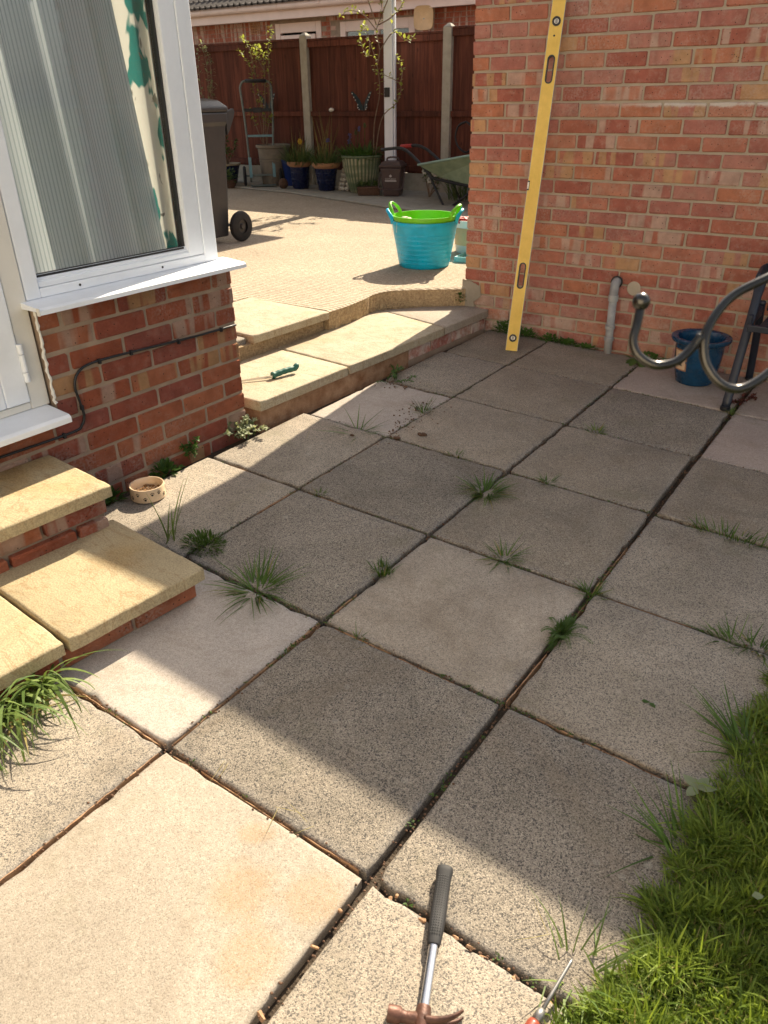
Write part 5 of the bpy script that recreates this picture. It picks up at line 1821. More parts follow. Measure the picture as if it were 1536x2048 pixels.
e.children[0].data.materials[0] = plastic('royal_blue', (.01, .03, .16), .35)
e = pot_obj('plant_pot', 'small brown pot of trailing leaves beside the sack truck wheel', -7.05, 7.36, [(.0, 0), (.08, 0), (.11, .10), (.10, .10), (.0, .09)], 'clod', z=ZD + .002)
o = MB().ball((0, 0, .062), .062, 16, 12, (1, 1, 1.1)).build('stone_egg', 'clod', None, smooth=True, loc=(-6.16, 7.48, ZD + .022))
tag(o, 'smooth brown egg shaped stone in front of the navy pot', 'stone')
# succulent box
e = empty('planter_box', (-4.70, 7.40, ZD + .022), facing(-4.7, 7.4))
tag(e, 'small dark trough of succulents in front of the green planter', 'planter')
m = MB()
for a_, b_ in (((-.14, .14), .0),):
    m.frus((-.13, .13, -.07, .07), (-.145, .145, -.08, .08), 0, .10)
m.build('trough', 'clod', e, bevel=.01)
for k in range(3):
    clump('rosette', 'potleaf', (-.09 + k * .09, -.0, .095), .045, .05, 40, .055, .011, 400 + k, e)
# shells / white stones heap
e = empty('stone_cone', (-5.26, 7.72, ZD + .022))
tag(e, 'small cone of white stones between the navy and green pots', 'stone ornament')
q = random.Random(21)
for row in range(6):
    rr_ = .11 * (1 - row / 7.5)
    n_ = max(4, int(2 * math.pi * rr_ / .055))
    for k in range(n_):
        a_ = 2 * math.pi * (k + .5 * (row % 2)) / n_
        MB().ball((rr_ * math.cos(a_), rr_ * math.sin(a_), .03 + row * .052), .032, 8, 6, (1, .8, .85), .3).build('stone', 'stone_w', e, smooth=True)

# ---- food caddy
e = empty('food_caddy', (-4.42, 7.52, ZD + .022), facing(-4.42, 7.52) - .22)
tag(e, 'brown kitchen waste caddy with a looped handle beside the wheelbarrow', 'caddy')
m = MB().frus((-.10, .10, -.115, .115), (-.128, .128, -.145, .145), 0, .32)
m.build('body', 'caddy', e, bevel=.02)
m = MB().frus((-.138, .138, -.155, .155), (-.140, .140, -.158, .158), .3205, .350)
m.frus((-.130, .130, -.148, .148), (-.10, .10, -.115, .115), .3502, .385)
m.build('lid', 'caddy', e, bevel=.008)
MB().tube(bez([(-.07, .0, .385), (-.068, .0, .412), (-.03, .0, .425), (.03, .0, .425), (.068, .0, .412), (.07, .0, .385)], 4), .010, 8).build('lid_handle', 'caddy', e, smooth=True)
MB().tube(bez([(-.136, .03, .29), (-.150, -.06, .20), (-.148, -.14, .115), (-.11, -.168, .085), (0, -.172, .078), (.11, -.168, .085), (.148, -.14, .115), (.150, -.06, .20), (.136, .03, .29)], 5), .0075, 8).build('carry_handle', 'caddy', e, smooth=True)
def text(parent, s, size, loc, rot, mat):
    c = bpy.data.curves.new('lettering', 'FONT')
    c.body = s
    c.size = size
    c.align_x = 'CENTER'
    c.extrude = .0004
    c.materials.append(MAT[mat])
    tmp = bpy.data.objects.new('lettering', c)
    COL.objects.link(tmp)
    bpy.context.view_layer.update()
    me_ = bpy.data.meshes.new_from_object(tmp.evaluated_get(bpy.context.evaluated_depsgraph_get()))
    bpy.data.objects.remove(tmp)
    o_ = bpy.data.objects.new('lettering', me_)
    COL.objects.link(o_)
    o_.parent = parent
    o_.location = loc
    o_.rotation_euler = rot
    return o_
tl_ = math.atan(.03 / .32)
def fy(z): return -.115 - .03 * z / .32 - .0008
text(e, 'EASTLEIGH', .026, (0, fy(.188), .188), (math.pi / 2 + tl_, 0, 0), 'print')
m = MB().add([(-.07, fy(.168), .168), (.07, fy(.168), .168), (.07, fy(.182), .182), (-.07, fy(.182), .182)], [(0, 1, 2, 3)])
m.build('printed_bar', 'print', e)
m = MB()
cc = [(0, .246), (.012, .238), (.016, .226), (.006, .216), (-.006, .216), (-.016, .226), (-.012, .238)]
m.add([(x, fy(z), z) for x, z in cc], [tuple(range(6, -1, -1))])
m.build('crest', 'print', e)

# ---- wheelbarrow
e = empty('wheelbarrow', (-3.2, 7.2, ZD))
tag(e, 'green metal wheelbarrow with black handles half hidden by the garage', 'wheelbarrow')
o3 = Vector((-3.2, 7.2, ZD))
def Bp(*p): return Vector(p) - o3
m = MB()
topo = [Bp(-3.70, 6.95, .705), Bp(-3.70, 7.50, .715), Bp(-2.55, 7.55, .90), Bp(-2.55, 6.90, .90)]
bot = [Bp(-3.50, 7.06, .585), Bp(-3.50, 7.40, .585), Bp(-2.85, 7.40, .46), Bp(-2.85, 7.06, .46)]
m.add([tuple(v) for v in topo + bot], [(0, 1, 5, 4), (1, 2, 6, 5), (2, 3, 7, 6), (3, 0, 4, 7), (4, 5, 6, 7)])
tray = m.build('tray', 'barrow', e)
sm = tray.modifiers.new('skin', 'SOLIDIFY'); sm.thickness = .006
MB().tube([tuple(v) for v in topo], .012, 8, closed=True).build('tray_rim', 'barrow_rim', e, smooth=True)
nh = bez([Bp(-4.22, 7.0, .842), Bp(-3.98, 7.0, .862), Bp(-3.86, 7.0, .825), Bp(-3.72, 7.01, .72), Bp(-3.58, 7.02, .60), Bp(-3.50, 7.03, .562), Bp(-2.7, 7.10, .45), Bp(-2.35, 7.18, .42)], 5)
MB().tube(nh, .0165, 10).build('handle', 'black', e, smooth=True)
fh = bez([Bp(-4.10, 7.44, .862), Bp(-4.02, 7.44, .865), Bp(-3.9, 7.44, .83), Bp(-3.72, 7.43, .72), Bp(-3.58, 7.42, .60), Bp(-3.50, 7.41, .562), Bp(-2.7, 7.34, .45), Bp(-2.35, 7.26, .42)], 5)
MB().tube(fh, .0165, 10).build('handle', 'black', e, smooth=True)
MB().tube([Bp(-4.25, 7.44, .853), Bp(-4.10, 7.44, .862)], .021, 10).build('grip', 'red_pl', e, smooth=True)
for yv, x0 in ((7.02, -3.60), (7.42, -3.60)):
    MB().tube([Bp(x0, yv, .61), Bp(-3.46, yv, .38), Bp(-3.40, yv, ZD + .012), Bp(-3.30, yv, ZD + .012), Bp(-3.02, yv + (.04 if yv < 7.2 else -.04), .50)], .0135, 8).build('leg', 'black', e, smooth=True)
w = MB().lathe([(.12, -.035), (.17, -.035), (.19, -.015), (.19, .015), (.17, .035), (.12, .035)], 30, Matrix.Translation(Bp(-2.32, 7.22, ZD + .19)) @ Matrix.Rotation(math.pi / 2, 4, 'X'), cap=False).build('wheel', 'rubber', e, smooth=True)
MB().lathe([(.0, -.03), (.12, -.02), (.12, .02), (.0, .03)], 24, Matrix.Translation(Bp(-2.32, 7.22, ZD + .19)) @ Matrix.Rotation(math.pi / 2, 4, 'X'), cap=False).build('rim', 'barrow', w)
o = MB().tube(bez([(-3.62, 7.86, 1.10), (-3.72, 7.86, 1.06), (-3.76, 7.86, .95), (-3.72, 7.86, .84), (-3.60, 7.86, .78), (-3.5, 7.86, .9), (-3.5, 7.86, 1.02), (-3.62, 7.86, 1.10)], 5), .012, 6).build('hose', 'black', None, smooth=True)
tag(o, 'dark hose loop hung on the fence by the garage corner', 'hose')

# ---- butterflies on the fence
def butterfly(x, z, s, label):
    e = empty('butterfly', (x, fz(x) - .062, z), .02)
    tag(e, label, 'ornament', 'metal butterflies on the fence')
    for sg in (-1, 1):
        out = [(0, 0), (.03, .0), (.07, .02), (.075, .07), (.11, .13), (.15, .19), (.135, .205), (.09, .17), (.04, .11), (.012, .05)]
        vs = [(sg * a_ * s, -.02 - .25 * a_ * s, b_ * s) for a_, b_ in out]
        n_ = len(vs)
        vs2 = vs + [(a_, b_ + .003, c_) for a_, b_, c_ in vs]
        w = MB().add(vs2, [tuple(range(n_)), tuple(range(2 * n_ - 1, n_ - 1, -1))] + [(i, (i + 1) % n_, n_ + (i + 1) % n_, n_ + i) for i in range(n_)]).build('wing', 'butterfly', e)
        m = MB()
        for a_, b_ in ((.066, .03), (.066, .06), (.095, .11), (.115, .14), (.135, .18), (.05, .012)):
            m.ball((sg * a_ * .97 * s, -.026 - .25 * a_ * s, b_ * s), .006 * s, 8, 6)
        m.build('white_spots', 'white_pl', w)
    MB().tube([(0, -.02, -.01 * s), (0, -.024, .04 * s), (0, -.02, .09 * s)], [.003, .009, .004], 8).build('body', 'black', e)
butterfly(-5.21, 1.215, 1.05, 'blue black metal butterfly on the fence beside the white post')
butterfly(-6.78, 1.215, 1.05, 'blue black metal butterfly on the fence behind the sack truck')
o = MB().ball((0, 0, 0), .028, 12, 8, (1.4, .8, .8), .3).build('snail', 'white_pl', None, smooth=True, loc=(-5.72, fz(-5.72) - .075, 1.222))
tag(o, 'small white snail ornament on the fence rail', 'ornament')
# satellite dish on the bungalow
e = empty('wall_dish', (-6.82, 12.0, 2.50), .35)
tag(e, 'cream rounded square dish on the bungalow wall above the fence', 'dish')
vs, fs = [], []
n_ = 40
for l, (sc_, yy_) in enumerate(((.0, .02), (.5, .012), (.9, -.01), (1.0, -.02), (1.0, .03))):
    for k in range(n_):
        a_ = 2 * math.pi * k / n_
        c_, s_ = math.cos(a_), math.sin(a_)
        vs.append((.165 * sc_ * math.copysign(abs(c_) ** .5, c_), yy_, .175 * sc_ * math.copysign(abs(s_) ** .5, s_)))
for l in range(4):
    for k in range(n_):
        fs.append((l * n_ + k, l * n_ + (k + 1) % n_, (l + 1) * n_ + (k + 1) % n_, (l + 1) * n_ + k))
MB().add(vs, fs).build('dish_plate', 'dish', e, smooth=True, auto=50)
MB().tube([(0, .02, 0), (0, .26, -.04)], .02, 8).build('bracket', 'alu', e)

# ---- plants in the pots
def stems(e, mat, lst, r=.006, seg=6):
    for pts in lst:
        p = bez(pts, 4)
        MB().tube(p, [r * (1 - .6 * i / len(p)) for i in range(len(p))], seg).build('stem', mat, e, smooth=True)

def strap_plant(name, label, x, y, z, n, L, w, rad, seed, mat='potleaf', extra=None, lean=.55, curl=.9):
    e = empty(name, (x, y, z))
    tag(e, label, 'plant')
    blades('leaves', mat, (0, 0, 0), n, L, w, rad, lean, curl, seed, e)
    if extra: extra(e)
    return e
def dry_stems(e, n, h, seed, rad=.08):
    r = random.Random(seed)
    vs, fs = [], []
    for _ in range(n):
        blade(vs, fs, (r.uniform(-rad, rad), r.uniform(-rad, rad), 0), r.uniform(0, 6.28), h * r.uniform(.7, 1.2), .004, abs(r.gauss(.35, .2)), r.uniform(0, .5), r, 5)
    me = bpy.data.meshes.new('dry_stems'); me.from_pydata(vs, [], fs); me.materials.append(MAT['grass_dry'])
    link('dry_stems', me, e)
def flower_spike(e, x, y, z, h, mat, seed):
    r = random.Random(seed)
    MB().tube([(x, y, 0), (x + .01, y, z)], .003, 5).build('flower_stem', 'weed', e)
    m = MB()
    for _ in range(26):
        m.ball((x + .01 + r.gauss(0, .009), y + r.gauss(0, .009), z + r.uniform(0, h)), .006, 5, 4)
    m.build('flower_head', mat, e)
def ex1(e):
    dry_stems(e, 16, .42, 3)
    m = MB()
    for k in range(6):
        a_ = k * math.pi / 3
        m.ball((.07 + .022 * math.cos(a_), -.05, .30 + .022 * math.sin(a_)), .016, 6, 4, (1, .5, 1))
    m.ball((.07, -.07, .30), .014, 8, 6)
    MB().tube([(.02, 0, 0), (.05, -.03, .18), (.07, -.05, .29)], .003, 5).build('flower_stem', 'weed', e)
    m.build('flower_head', 'yellowfl', e)
strap_plant('potted_bulbs', 'spiky green bulb leaves with one yellow flower in the navy pot', -5.96, 7.60, ZD + .29, 240, .34, .007, .13, 31, extra=ex1)
def ex2(e):
    dry_stems(e, 26, .60, 5)
    flower_spike(e, .05, -.02, .30, .04, 'bluefl', 70)
strap_plant('potted_bulbs', 'grassy clump with tall dry stems in the second navy pot', -5.50, 7.58, ZD + .29, 230, .30, .007, .14, 32, extra=ex2)
def ex3(e):
    for k, (x, y, z) in enumerate(((-.12, -.05, .22), (-.06, .0, .26), (.02, -.04, .30), (.06, .02, .34), (-.17, .0, .16))):
        flower_spike(e, x, y, z, .05, 'potleaf' if k % 2 else 'bluefl', 80 + k)
e = strap_plant('potted_bulbs', 'low green mound with grape hyacinth spikes in the ribbed planter', -4.97, 7.60, ZD + .42, 460, .22, .008, .21, 33, mat='weed', extra=ex3, lean=.75, curl=1.4)
# shrub in the grey planter
def shrub(name, label, base, branches, mat, leafsize, n_per, seed, bark='bark', r0=.008):
    e = empty(name, base)
    tag(e, label, 'shrub')
    r = random.Random(seed)
    vs, fs = [], []
    for br in branches:
        p = bez([Vector(q_) for q_ in br], 5)
        MB().tube(p, [r0 * (1 - .7 * i / len(p)) for i in range(len(p))], 6).build('branch', bark, e, smooth=True)
        for i in range(len(p)):
            if i < len(p) * .3: continue
            for _ in range(n_per):
                d = rnd_dir(r, -.3)
                leaf(vs, fs, p[i] + d * r.uniform(.0, .03), d, Vector((0, 0, 1)), leafsize * r.uniform(.6, 1.3), leafsize * .30, .2, .1)
    me = bpy.data.meshes.new('leaves'); me.from_pydata(vs, [], fs); me.materials.append(MAT[mat])
    link('leaves', me, e)
    return e
shrub('forsythia', 'leggy shrub with yellow green spring leaves rising behind the sack truck', (-6.72, 7.76, ZD + .45),
      [[(0, 0, 0), (-.02, 0, .35), (-.10, .0, .75), (-.12, 0, .98), (-.30, 0, 1.18)], [(0, 0, 0), (.03, 0, .4), (-.05, 0, .9), (-.12, 0, 1.22), (-.22, 0, 1.32)],
       [(.05, 0, 0), (.08, 0, .5), (.12, 0, .95), (.10, 0, 1.15), (-.06, 0, 1.24)], [(.05, 0, 0), (.16, 0, .55), (.20, 0, 1.0), (.22, 0, 1.25), (.28, 0, 1.42)],
       [(-.02, 0, .1), (-.10, -.03, .35), (-.16, -.05, .5)], [(.0, 0, .1), (.08, -.04, .38), (.05, -.05, .62)], [(.12, 0, .95), (.02, 0, 1.08), (-.02, 0, 1.16)], [(.05, 0, .1), (.16, -.03, .34), (.22, -.04, .42)]], 'spring', .045, 4, 41)
# climber on the post
shrub('climber', 'twiggy climber with new leaves twining up the white carport post', (-4.68, 7.62, ZD + .3),
      [[(-.10, 0, .1), (-.06, -.02, .5), (.03, -.03, .82), (.0, -.03, 1.1), (-.10, -.03, 1.35), (-.16, -.03, 1.5), (-.22, -.02, 1.46)], [(-.08, 0, .1), (.06, -.04, .55), (.28, -.05, .72), (.34, -.05, .9), (.14, -.06, 1.0), (-.04, -.05, 1.05)],
       [(.0, -.04, 1.1), (.06, -.06, 1.25), (.02, -.06, 1.45), (.10, -.06, 1.62), (.05, -.06, 1.85)], [(.06, -.06, 1.25), (.25, -.06, 1.42), (.40, -.06, 1.34), (.52, -.06, 1.36)],
       [(.02, -.06, 1.45), (-.15, -.06, 1.60), (-.36, -.06, 1.66), (-.50, -.06, 1.60)], [(.05, -.06, 1.5), (.22, -.06, 1.56), (.36, -.06, 1.66), (.40, -.06, 1.75)], [(.02, -.06, 1.5), (-.08, -.06, 1.72), (-.16, -.06, 1.88), (-.12, -.06, 2.0)],
       [(.1, -.06, 1.6), (.22, -.06, 1.8), (.28, -.06, 1.95)], [(.34, -.05, .9), (.36, -.05, 1.05), (.28, -.05, 1.2)], [(-.10, -.03, 1.35), (-.12, -.03, 1.2), (-.2, -.03, 1.28), (-.24, -.03, 1.42)]], 'spring', .05, 2, 42, r0=.0075)
shrub('potted_shrub', 'loose leafy shrub in the dark blue pot beside the bin', (-7.30, 7.62, ZD + .26),
      [[(0, 0, 0), (-.05, 0, .2), (-.12, 0, .36)], [(0, 0, 0), (.04, -.03, .2), (.06, -.05, .42)], [(0, 0, 0), (.1, 0, .15), (.2, 0, .3)], [(0, 0, 0), (.0, -.08, .2), (-.02, -.14, .3)], [(.02, 0, 0), (.12, -.1, .16), (.16, -.16, .2)]], 'potleaf', .05, 7, 43)
clump('trailing_leaves', 'potleaf', (-7.05, 7.36, ZD + .09), .12, .16, 150, .05, .014, 44)
tag(bpy.data.objects['trailing_leaves'], 'trailing leafy plant in the small brown pot', 'plant')
shrub('wall_shrub', 'thin wiry shrub with pale blossom against the far left fence', (-7.90, 7.95, ZD),
      [[(0, 0, 0), (-.02, 0, .8), (.05, 0, 1.4), (.0, 0, 1.75)], [(0, 0, .5), (.1, 0, 1.1), (.12, 0, 1.5), (.06, 0, 1.72)], [(0, 0, .6), (-.12, 0, 1.2), (-.1, 0, 1.66)], [(.0, 0, .8), (.10, -.02, 1.15), (.16, -.03, 1.3)]], 'weed_pale', .045, 4, 45)
e = shrub('flower_clump', 'white flowering clump under the wheelbarrow', (-3.95, 7.60, ZD + .02),
      [[(0, 0, 0), (.02, -.05, .2), (.05, -.08, .32)], [(0, 0, 0), (.12, -.05, .18), (.2, -.08, .25)], [(0, 0, 0), (-.05, 0, .2), (-.08, 0, .34)], [(0, 0, 0), (.1, .02, .14), (.12, 0, .36)]], 'potleaf', .05, 5, 46)
q = random.Random(6)
for k in range(14):
    x, y, z = q.uniform(-.08, .26), q.uniform(-.12, .0), q.uniform(.16, .36)
    m = MB()
    for j in range(6):
        a_ = j * math.pi / 3
        m.ball((x + .022 * math.cos(a_), y - .01, z + .022 * math.sin(a_)), .015, 6, 4, (1, .4, 1))
    m.build('blossom', 'blossom', e)
strap_plant('bulb_leaves', 'narrow green bulb leaves behind the wheelbarrow legs', -3.45, 7.62, ZD + .02, 90, .34, .007, .22, 47, lean=.35, curl=.6)

# ================================================================== WEEDS, STRAP LEAVES, LAWN
def P(x, y, dz=0.0):
    return Vector((x, y, zp(x, y) + dz))
TUFTS = [
 ('thick grass tuft in the joint at the middle of the patio', .014, 1.613, 190, .125, .0022, .034, 1.15, 1.0, 'tuft'),
 ('thick grass tuft beside the corner of the lower door step', -.269, .612, 130, .17, .0023, .034, 1.25, .9, 'tuft'),
 ('thin grass tuft at the far edge of the pale tan slab', .292, 1.232, 70, .10, .0018, .02, 1.1, .7, 'tuft'),
 ('small upright grass clump at the near left edge of the pale tan slab', -.001, .93, 90, .055, .0018, .028, .5, .5, 'tuft'),
 ('short grass tuft where four slabs meet by the wide joint', .613, 1.205, 50, .07, .0017, .02, .8, .7, 'tuft'),
 ('grass tuft with a seed head beside the pale slab at the low step', -.637, 2.186, 46, .10, .0018, .02, .8, .8, 'tuft'),
 ('straggly flattened grass by the pale slab near corner', -.743, 1.793, 34, .20, .0022, .02, 1.35, .3, 'tuft'),
 ('tiny grass sprout left of centre in a dark slab joint', -.51, 1.224, 34, .045, .0016, .012, .7, .6, 'tuft'),
 ('wispy grass sprout with one long bent blade on a brown slab joint', .18, 1.838, 34, .075, .0016, .018, .9, .6, 'tuft'),
 ('bright yellow green grass sprout on the dark slab near the pot', .155, 2.443, 44, .075, .0026, .02, 1.1, .8, 'strap'),
 ('tiny low grass along the joint beyond the middle tuft', -.242, 1.836, 40, .055, .0016, .05, 1.0, .6, 'tuft'),
 ('grass line along a joint at the right picture edge', .90, 1.822, 110, .075, .0019, .14, .7, .7, 'tuft'),
 ('coarser grass spreading from the lawn into the right hand joint', 1.10, 1.222, 130, .09, .002, .13, .8, .8, 'tuft'),
 ('small green sprout beside the navy chair foot', .612, 3.05, 36, .05, .002, .02, .9, .8, 'strap'),
 ('lone small grass sprout in the joint left of the tan slab corner', .13, .606, 12, .05, .0014, .008, .6, .7, 'tuft'),
 ('sparse long blades leaning over the slab behind the screwdriver', 1.03, .06, 26, .13, .0018, .05, .9, .9, 'strap'),
]
for k, (lab, x, y, n, L, w, sp, lean, curl, mat) in enumerate(TUFTS):
    line = 'line along' in lab or 'spreading' in lab or 'tiny low' in lab
    o = blades('grass_tuft', mat, P(x, y, -.006), n, L, w, sp, lean, curl, 500 + k, sy=(.12 if line else 1))
    o.data.materials.append(MAT['grass_dry'])
    q_ = random.Random(900 + k)
    npoly = len(o.data.polygons) // 5
    for b_ in range(npoly):
        if q_.random() < .08:
            for i_ in range(5):
                o.data.polygons[b_ * 5 + i_].material_index = 1
    tag(o, lab, 'grass')
o = blades('tall_grass', 'strap', P(-.735, .66, -.004), 14, .22, .0028, .03, .35, .5, 560)
tag(o, 'few tall grass blades standing beside the lower door step', 'grass')
o = clump('moss_cushion', 'moss', P(-.60, .70, -.004), .085, .045, 620, .020, .0030, 561)
o.scale = (1.0, .75, 1)
tag(o, 'feathery green cushion weed against the lower door step corner', 'weed')
o = clump('moss_cushion', 'moss', P(.617, .965, -.004), .026, .025, 260, .020, .0016, 562)
o.scale = (.8, 2.6, 1)
tag(o, 'bright feathery weed filling the wide joint beside the tan slab', 'weed')
fe = empty('fern_weed', P(.615, .95, 0))
tag(fe, 'feathery fronds reaching over the slab right of the wide joint', 'weed')
r = random.Random(15)
for az_, L in ((-.2, .11), (-.9, .10), (.6, .08), (-1.5, .09), (2.6, .06), (-2.4, .06), (1.4, .07)):
    vs, fs = [], []
    d = Vector((math.cos(az_), math.sin(az_), .15))
    s = Vector((-d.y, d.x, 0))
    for i in range(26):
        t = i / 26
        c = d * (L * t) + Vector((0, 0, .03 * math.sin(t * 2.6)))
        for sg in (-1, 1):
            leaf(vs, fs, c, s * sg + d * .5, Vector((0, 0, 1)), .020 * (1 - t * .7), .0011, .1, .2)
    me = bpy.data.meshes.new('frond'); me.from_pydata(vs, [], fs); me.materials.append(MAT['moss'])
    link('frond', me, fe)
def sprigs(name, label, p, n, h, spread, mat, seed, L=.016, w=.005, cat='weed', zdir=1.0):
    e = empty(name, p)
    tag(e, label, cat)
    r = random.Random(seed)
    vs, fs = [], []
    for k in range(n):
        a_ = r.uniform(0, 6.28)
        q_ = Vector((r.gauss(0, spread * .35), r.gauss(0, spread * .35), 0))
        tip = q_ + Vector((math.cos(a_) * spread * r.uniform(.3, 1), math.sin(a_) * spread * r.uniform(.3, 1), h * r.uniform(.4, 1.1)))
        mid = q_.lerp(tip, .5) + Vector((0, 0, h * .2))
        pts = bez([q_, mid, tip], 4)
        MB().tube(pts, .0011, 4).build('stem', 'weed', e)
        for i in range(2, len(pts)):
            for _ in range(4):
                leaf(vs, fs, pts[i], rnd_dir(r, -.3), Vector((0, 0, 1)), L * r.uniform(.6, 1.3), w * r.uniform(.7, 1.2), .2, .2)
    me = bpy.data.meshes.new('leaves'); me.from_pydata(vs, [], fs); me.materials.append(MAT[mat])
    link('leaves', me, e)
    return e
sprigs('corner_weed', 'silvery small leaved weed sprawling at the house wall corner', P(-1.15, 1.46, -.005), 22, .085, .10, 'weed_pale', 601, .018, .006)
sprigs('step_weed', 'sprawling weed with soil crumbs where the low step meets the patio', P(-.985, 2.46, 0), 12, .05, .13, 'weed', 602, .013, .004)
sprigs('step_weed', 'leafy weed with pale flowers under the upper flagstone edge', Vector((-1.70, 2.42, .166)), 16, .07, .13, 'weed_pale', 603, .018, .005)
sprigs('wall_weed', 'spindly weed climbing the house wall above the pet bowl', P(-1.150, 1.16, 0), 5, .09, .03, 'weed', 604, .018, .006)
o = clump('leafy_weed', 'weed', P(-1.150, 1.01, -.01), .055, .045, 130, .030, .009, 605)
tag(o, 'dark leafy weed at the house wall foot behind the pet bowl', 'weed')
o = clump('leafy_weed', 'weed', P(-1.14, .72, -.02), .045, .06, 70, .040, .011, 606)
tag(o, 'small weed squeezed between the upper step and house wall', 'weed')
for k, (x, y, rad, h, n, lab) in enumerate(((-.90, 3.615, .075, .075, 240, 'low leafy weed behind the foot of the spirit level'), (-.77, 3.615, .07, .05, 170, 'low leafy weed just right of the spirit level foot'), (-.60, 3.61, .055, .04, 130, 'low leafy weed at the garage wall base beside the spirit level shadow'), (-.49, 3.61, .06, .03, 120, 'sparse low weed strip midway between spirit level and waste pipe'), (-.36, 3.605, .05, .025, 90, 'thin weed patch left of the waste pipe'), (.02, 3.60, .10, .045, 130, 'weed strip at the wall foot behind the scroll hook'))):
    o = clump('wall_foot_weed', 'weed', P(x, y, -.004), rad, h, n, .024, .008, 620 + k)
    o.scale = (1.3, .4, 1)
    tag(o, lab, 'weed')
o = clump('corner_moss', 'weed', Vector((-1.245, 3.615, .20)), .025, .06, 80, .022, .007, 640)
tag(o, 'small green weed in the crack at the garage corner above the step', 'weed')
dn = empty('dandelion', P(-.005, 3.535, .0))
tag(dn, 'broad leaved dandelion rosette at the slab edge by the pipe', 'weed')
r = random.Random(3)
for k in range(9):
    vs, fs = [], []
    az_ = r.uniform(0, 6.28) if k > 3 else (-2.9, -1.9, -2.4, -1.2)[k]
    leaf(vs, fs, Vector((0, 0, .01)), Vector((math.cos(az_), math.sin(az_), .18)), Vector((0, 0, 1)), .11 * r.uniform(.7, 1.15), .022, .15, .35)
    me = bpy.data.meshes.new('leaf'); me.from_pydata(vs, [], fs); me.materials.append(MAT['strap'])
    link('leaf', me, dn)
bl_ = empty('broadleaf_weed', P(1.10, .60, -.004))
tag(bl_, 'pale broad leaved weed at the lawn edge by the slab joint', 'weed')
for k, az_ in enumerate((2.7, -1.9, 1.2, .4)):
    vs, fs = [], []
    leaf(vs, fs, Vector((0, 0, .02)), Vector((math.cos(az_), math.sin(az_), .35)), Vector((0, 0, 1)), .042, .013, .1, .2)
    me = bpy.data.meshes.new('leaf'); me.from_pydata(vs, [], fs); me.materials.append(MAT['weed_pale'])
    link('leaf', me, bl_)
pw = sprigs('purple_weed', 'dark reddish creeping weed in the joint behind the chair foot', P(.612, 3.22, 0), 7, .02, .09, 'purple', 645, .014, .006)

# ---- strap leaved plant beside the steps
sp = empty('strap_plant', P(-.40, -.12, 0))
tag(sp, 'arching strap leaved plant spilling from below the lower door step', 'plant')
r = random.Random(19)
for k, (ox, oy, n) in enumerate(((.005, .06, 24), (-.01, .0, 26), (.0, -.07, 28), (.01, -.14, 26), (.0, -.21, 24), (-.02, -.28, 22))):
    vs, fs = [], []
    for _ in range(n):
        az_ = r.gauss(-.35, 1.0)
        blade(vs, fs, (ox + r.uniform(-.02, .02), oy + r.uniform(-.025, .025), 0), az_, r.uniform(.13, .31), r.uniform(.0030, .0062), r.uniform(.05, .6), r.uniform(1.6, 3.6), r, 10)
    me = bpy.data.meshes.new('leaf_fan'); me.from_pydata(vs, [], fs); me.materials.append(MAT['strap'])
    link('leaf_fan', me, sp)
vs, fs = [], []
for _ in range(7):
    blade(vs, fs, (r.uniform(-.02, .03), r.uniform(-.2, .06), 0), r.gauss(.1, .5), r.uniform(.16, .24), .004, r.uniform(.8, 1.2), r.uniform(.5, 1.0), r, 8)
me = bpy.data.meshes.new('withered_leaves'); me.from_pydata(vs, [], fs); me.materials.append(MAT['grass_dry'])
link('withered_leaves', me, sp)

# ---- moss, soil and seedlings lodged in the joints
r = random.Random(88)
jl = []
for yj in GY[2:9]:
    jl.append(((-1.05 if yj > .5 else -.35, yj), (1.08 if yj < 1.3 else 1.7, yj)))
for xj in (-.61, 0.0, .612, 1.22):
    jl.append(((xj, .62 if xj < -.5 else (1.3 if xj > 1 else -.6)), (xj, 3.55)))
vs, fs = [], []
mv = MB()
for a_, b_ in jl:
    L_ = math.hypot(b_[0] - a_[0], b_[1] - a_[1])
    for _ in range(int(L_ * 42)):
        t = r.random()
        if noise.noise(Vector((a_[0] + t * 5, a_[1] * 3 + t * 7, 4.2))) < .02: continue
        x = a_[0] + (b_[0] - a_[0]) * t + r.gauss(0, .004); y = a_[1] + (b_[1] - a_[1]) * t + r.gauss(0, .004)
        if y < .25 and r.random() < .75: continue
        c = Vector((x, y, zp(x, y) - .005))
        for _ in range(5):
            leaf(vs, fs, c + Vector((r.gauss(0, .004), r.gauss(0, .004), 0)), rnd_dir(r, .1), Vector((0, 0, 1)), r.uniform(.004, .011), r.uniform(.001, .0024), .1, .2)
    for _ in range(int(L_ * 120)):
        t = r.random()
        x = a_[0] + (b_[0] - a_[0]) * t + r.gauss(0, .007); y = a_[1] + (b_[1] - a_[1]) * t + r.gauss(0, .007)
        s_ = r.uniform(.001, .0032)
        mv.ball((x, y, zp(x, y) - .001 - .008 * math.exp(-(min(abs(x - a_[0]), abs(y - a_[1])) / .005) ** 2)), s_, 5, 4, (1.2, 1, .8))
me = bpy.data.meshes.new('moss'); me.from_pydata(vs, [], fs); me.materials.append(MAT['moss'])
o = link('moss', me); tag(o, 'patchy moss and tiny seedlings lodged along the slab joints', 'moss', kind='stuff')
o = mv.build('grit', 'clod'); tag(o, 'dark grit and soil lying in the slab joints', 'grit', kind='stuff')
vs, fs = [], []
for x, y in ((.16, .05), (.33, .02), (.42, .03), (-.9, 1.6), (.95, .1), (.2, .62)):
    for _ in range(2):
        blade(vs, fs, (x + r.uniform(-.02, .02), y, zp(x, y) + .002), r.uniform(0, 6.28), r.uniform(.05, .09), .0006, 1.45, r.uniform(-.3, .1), r, 6)
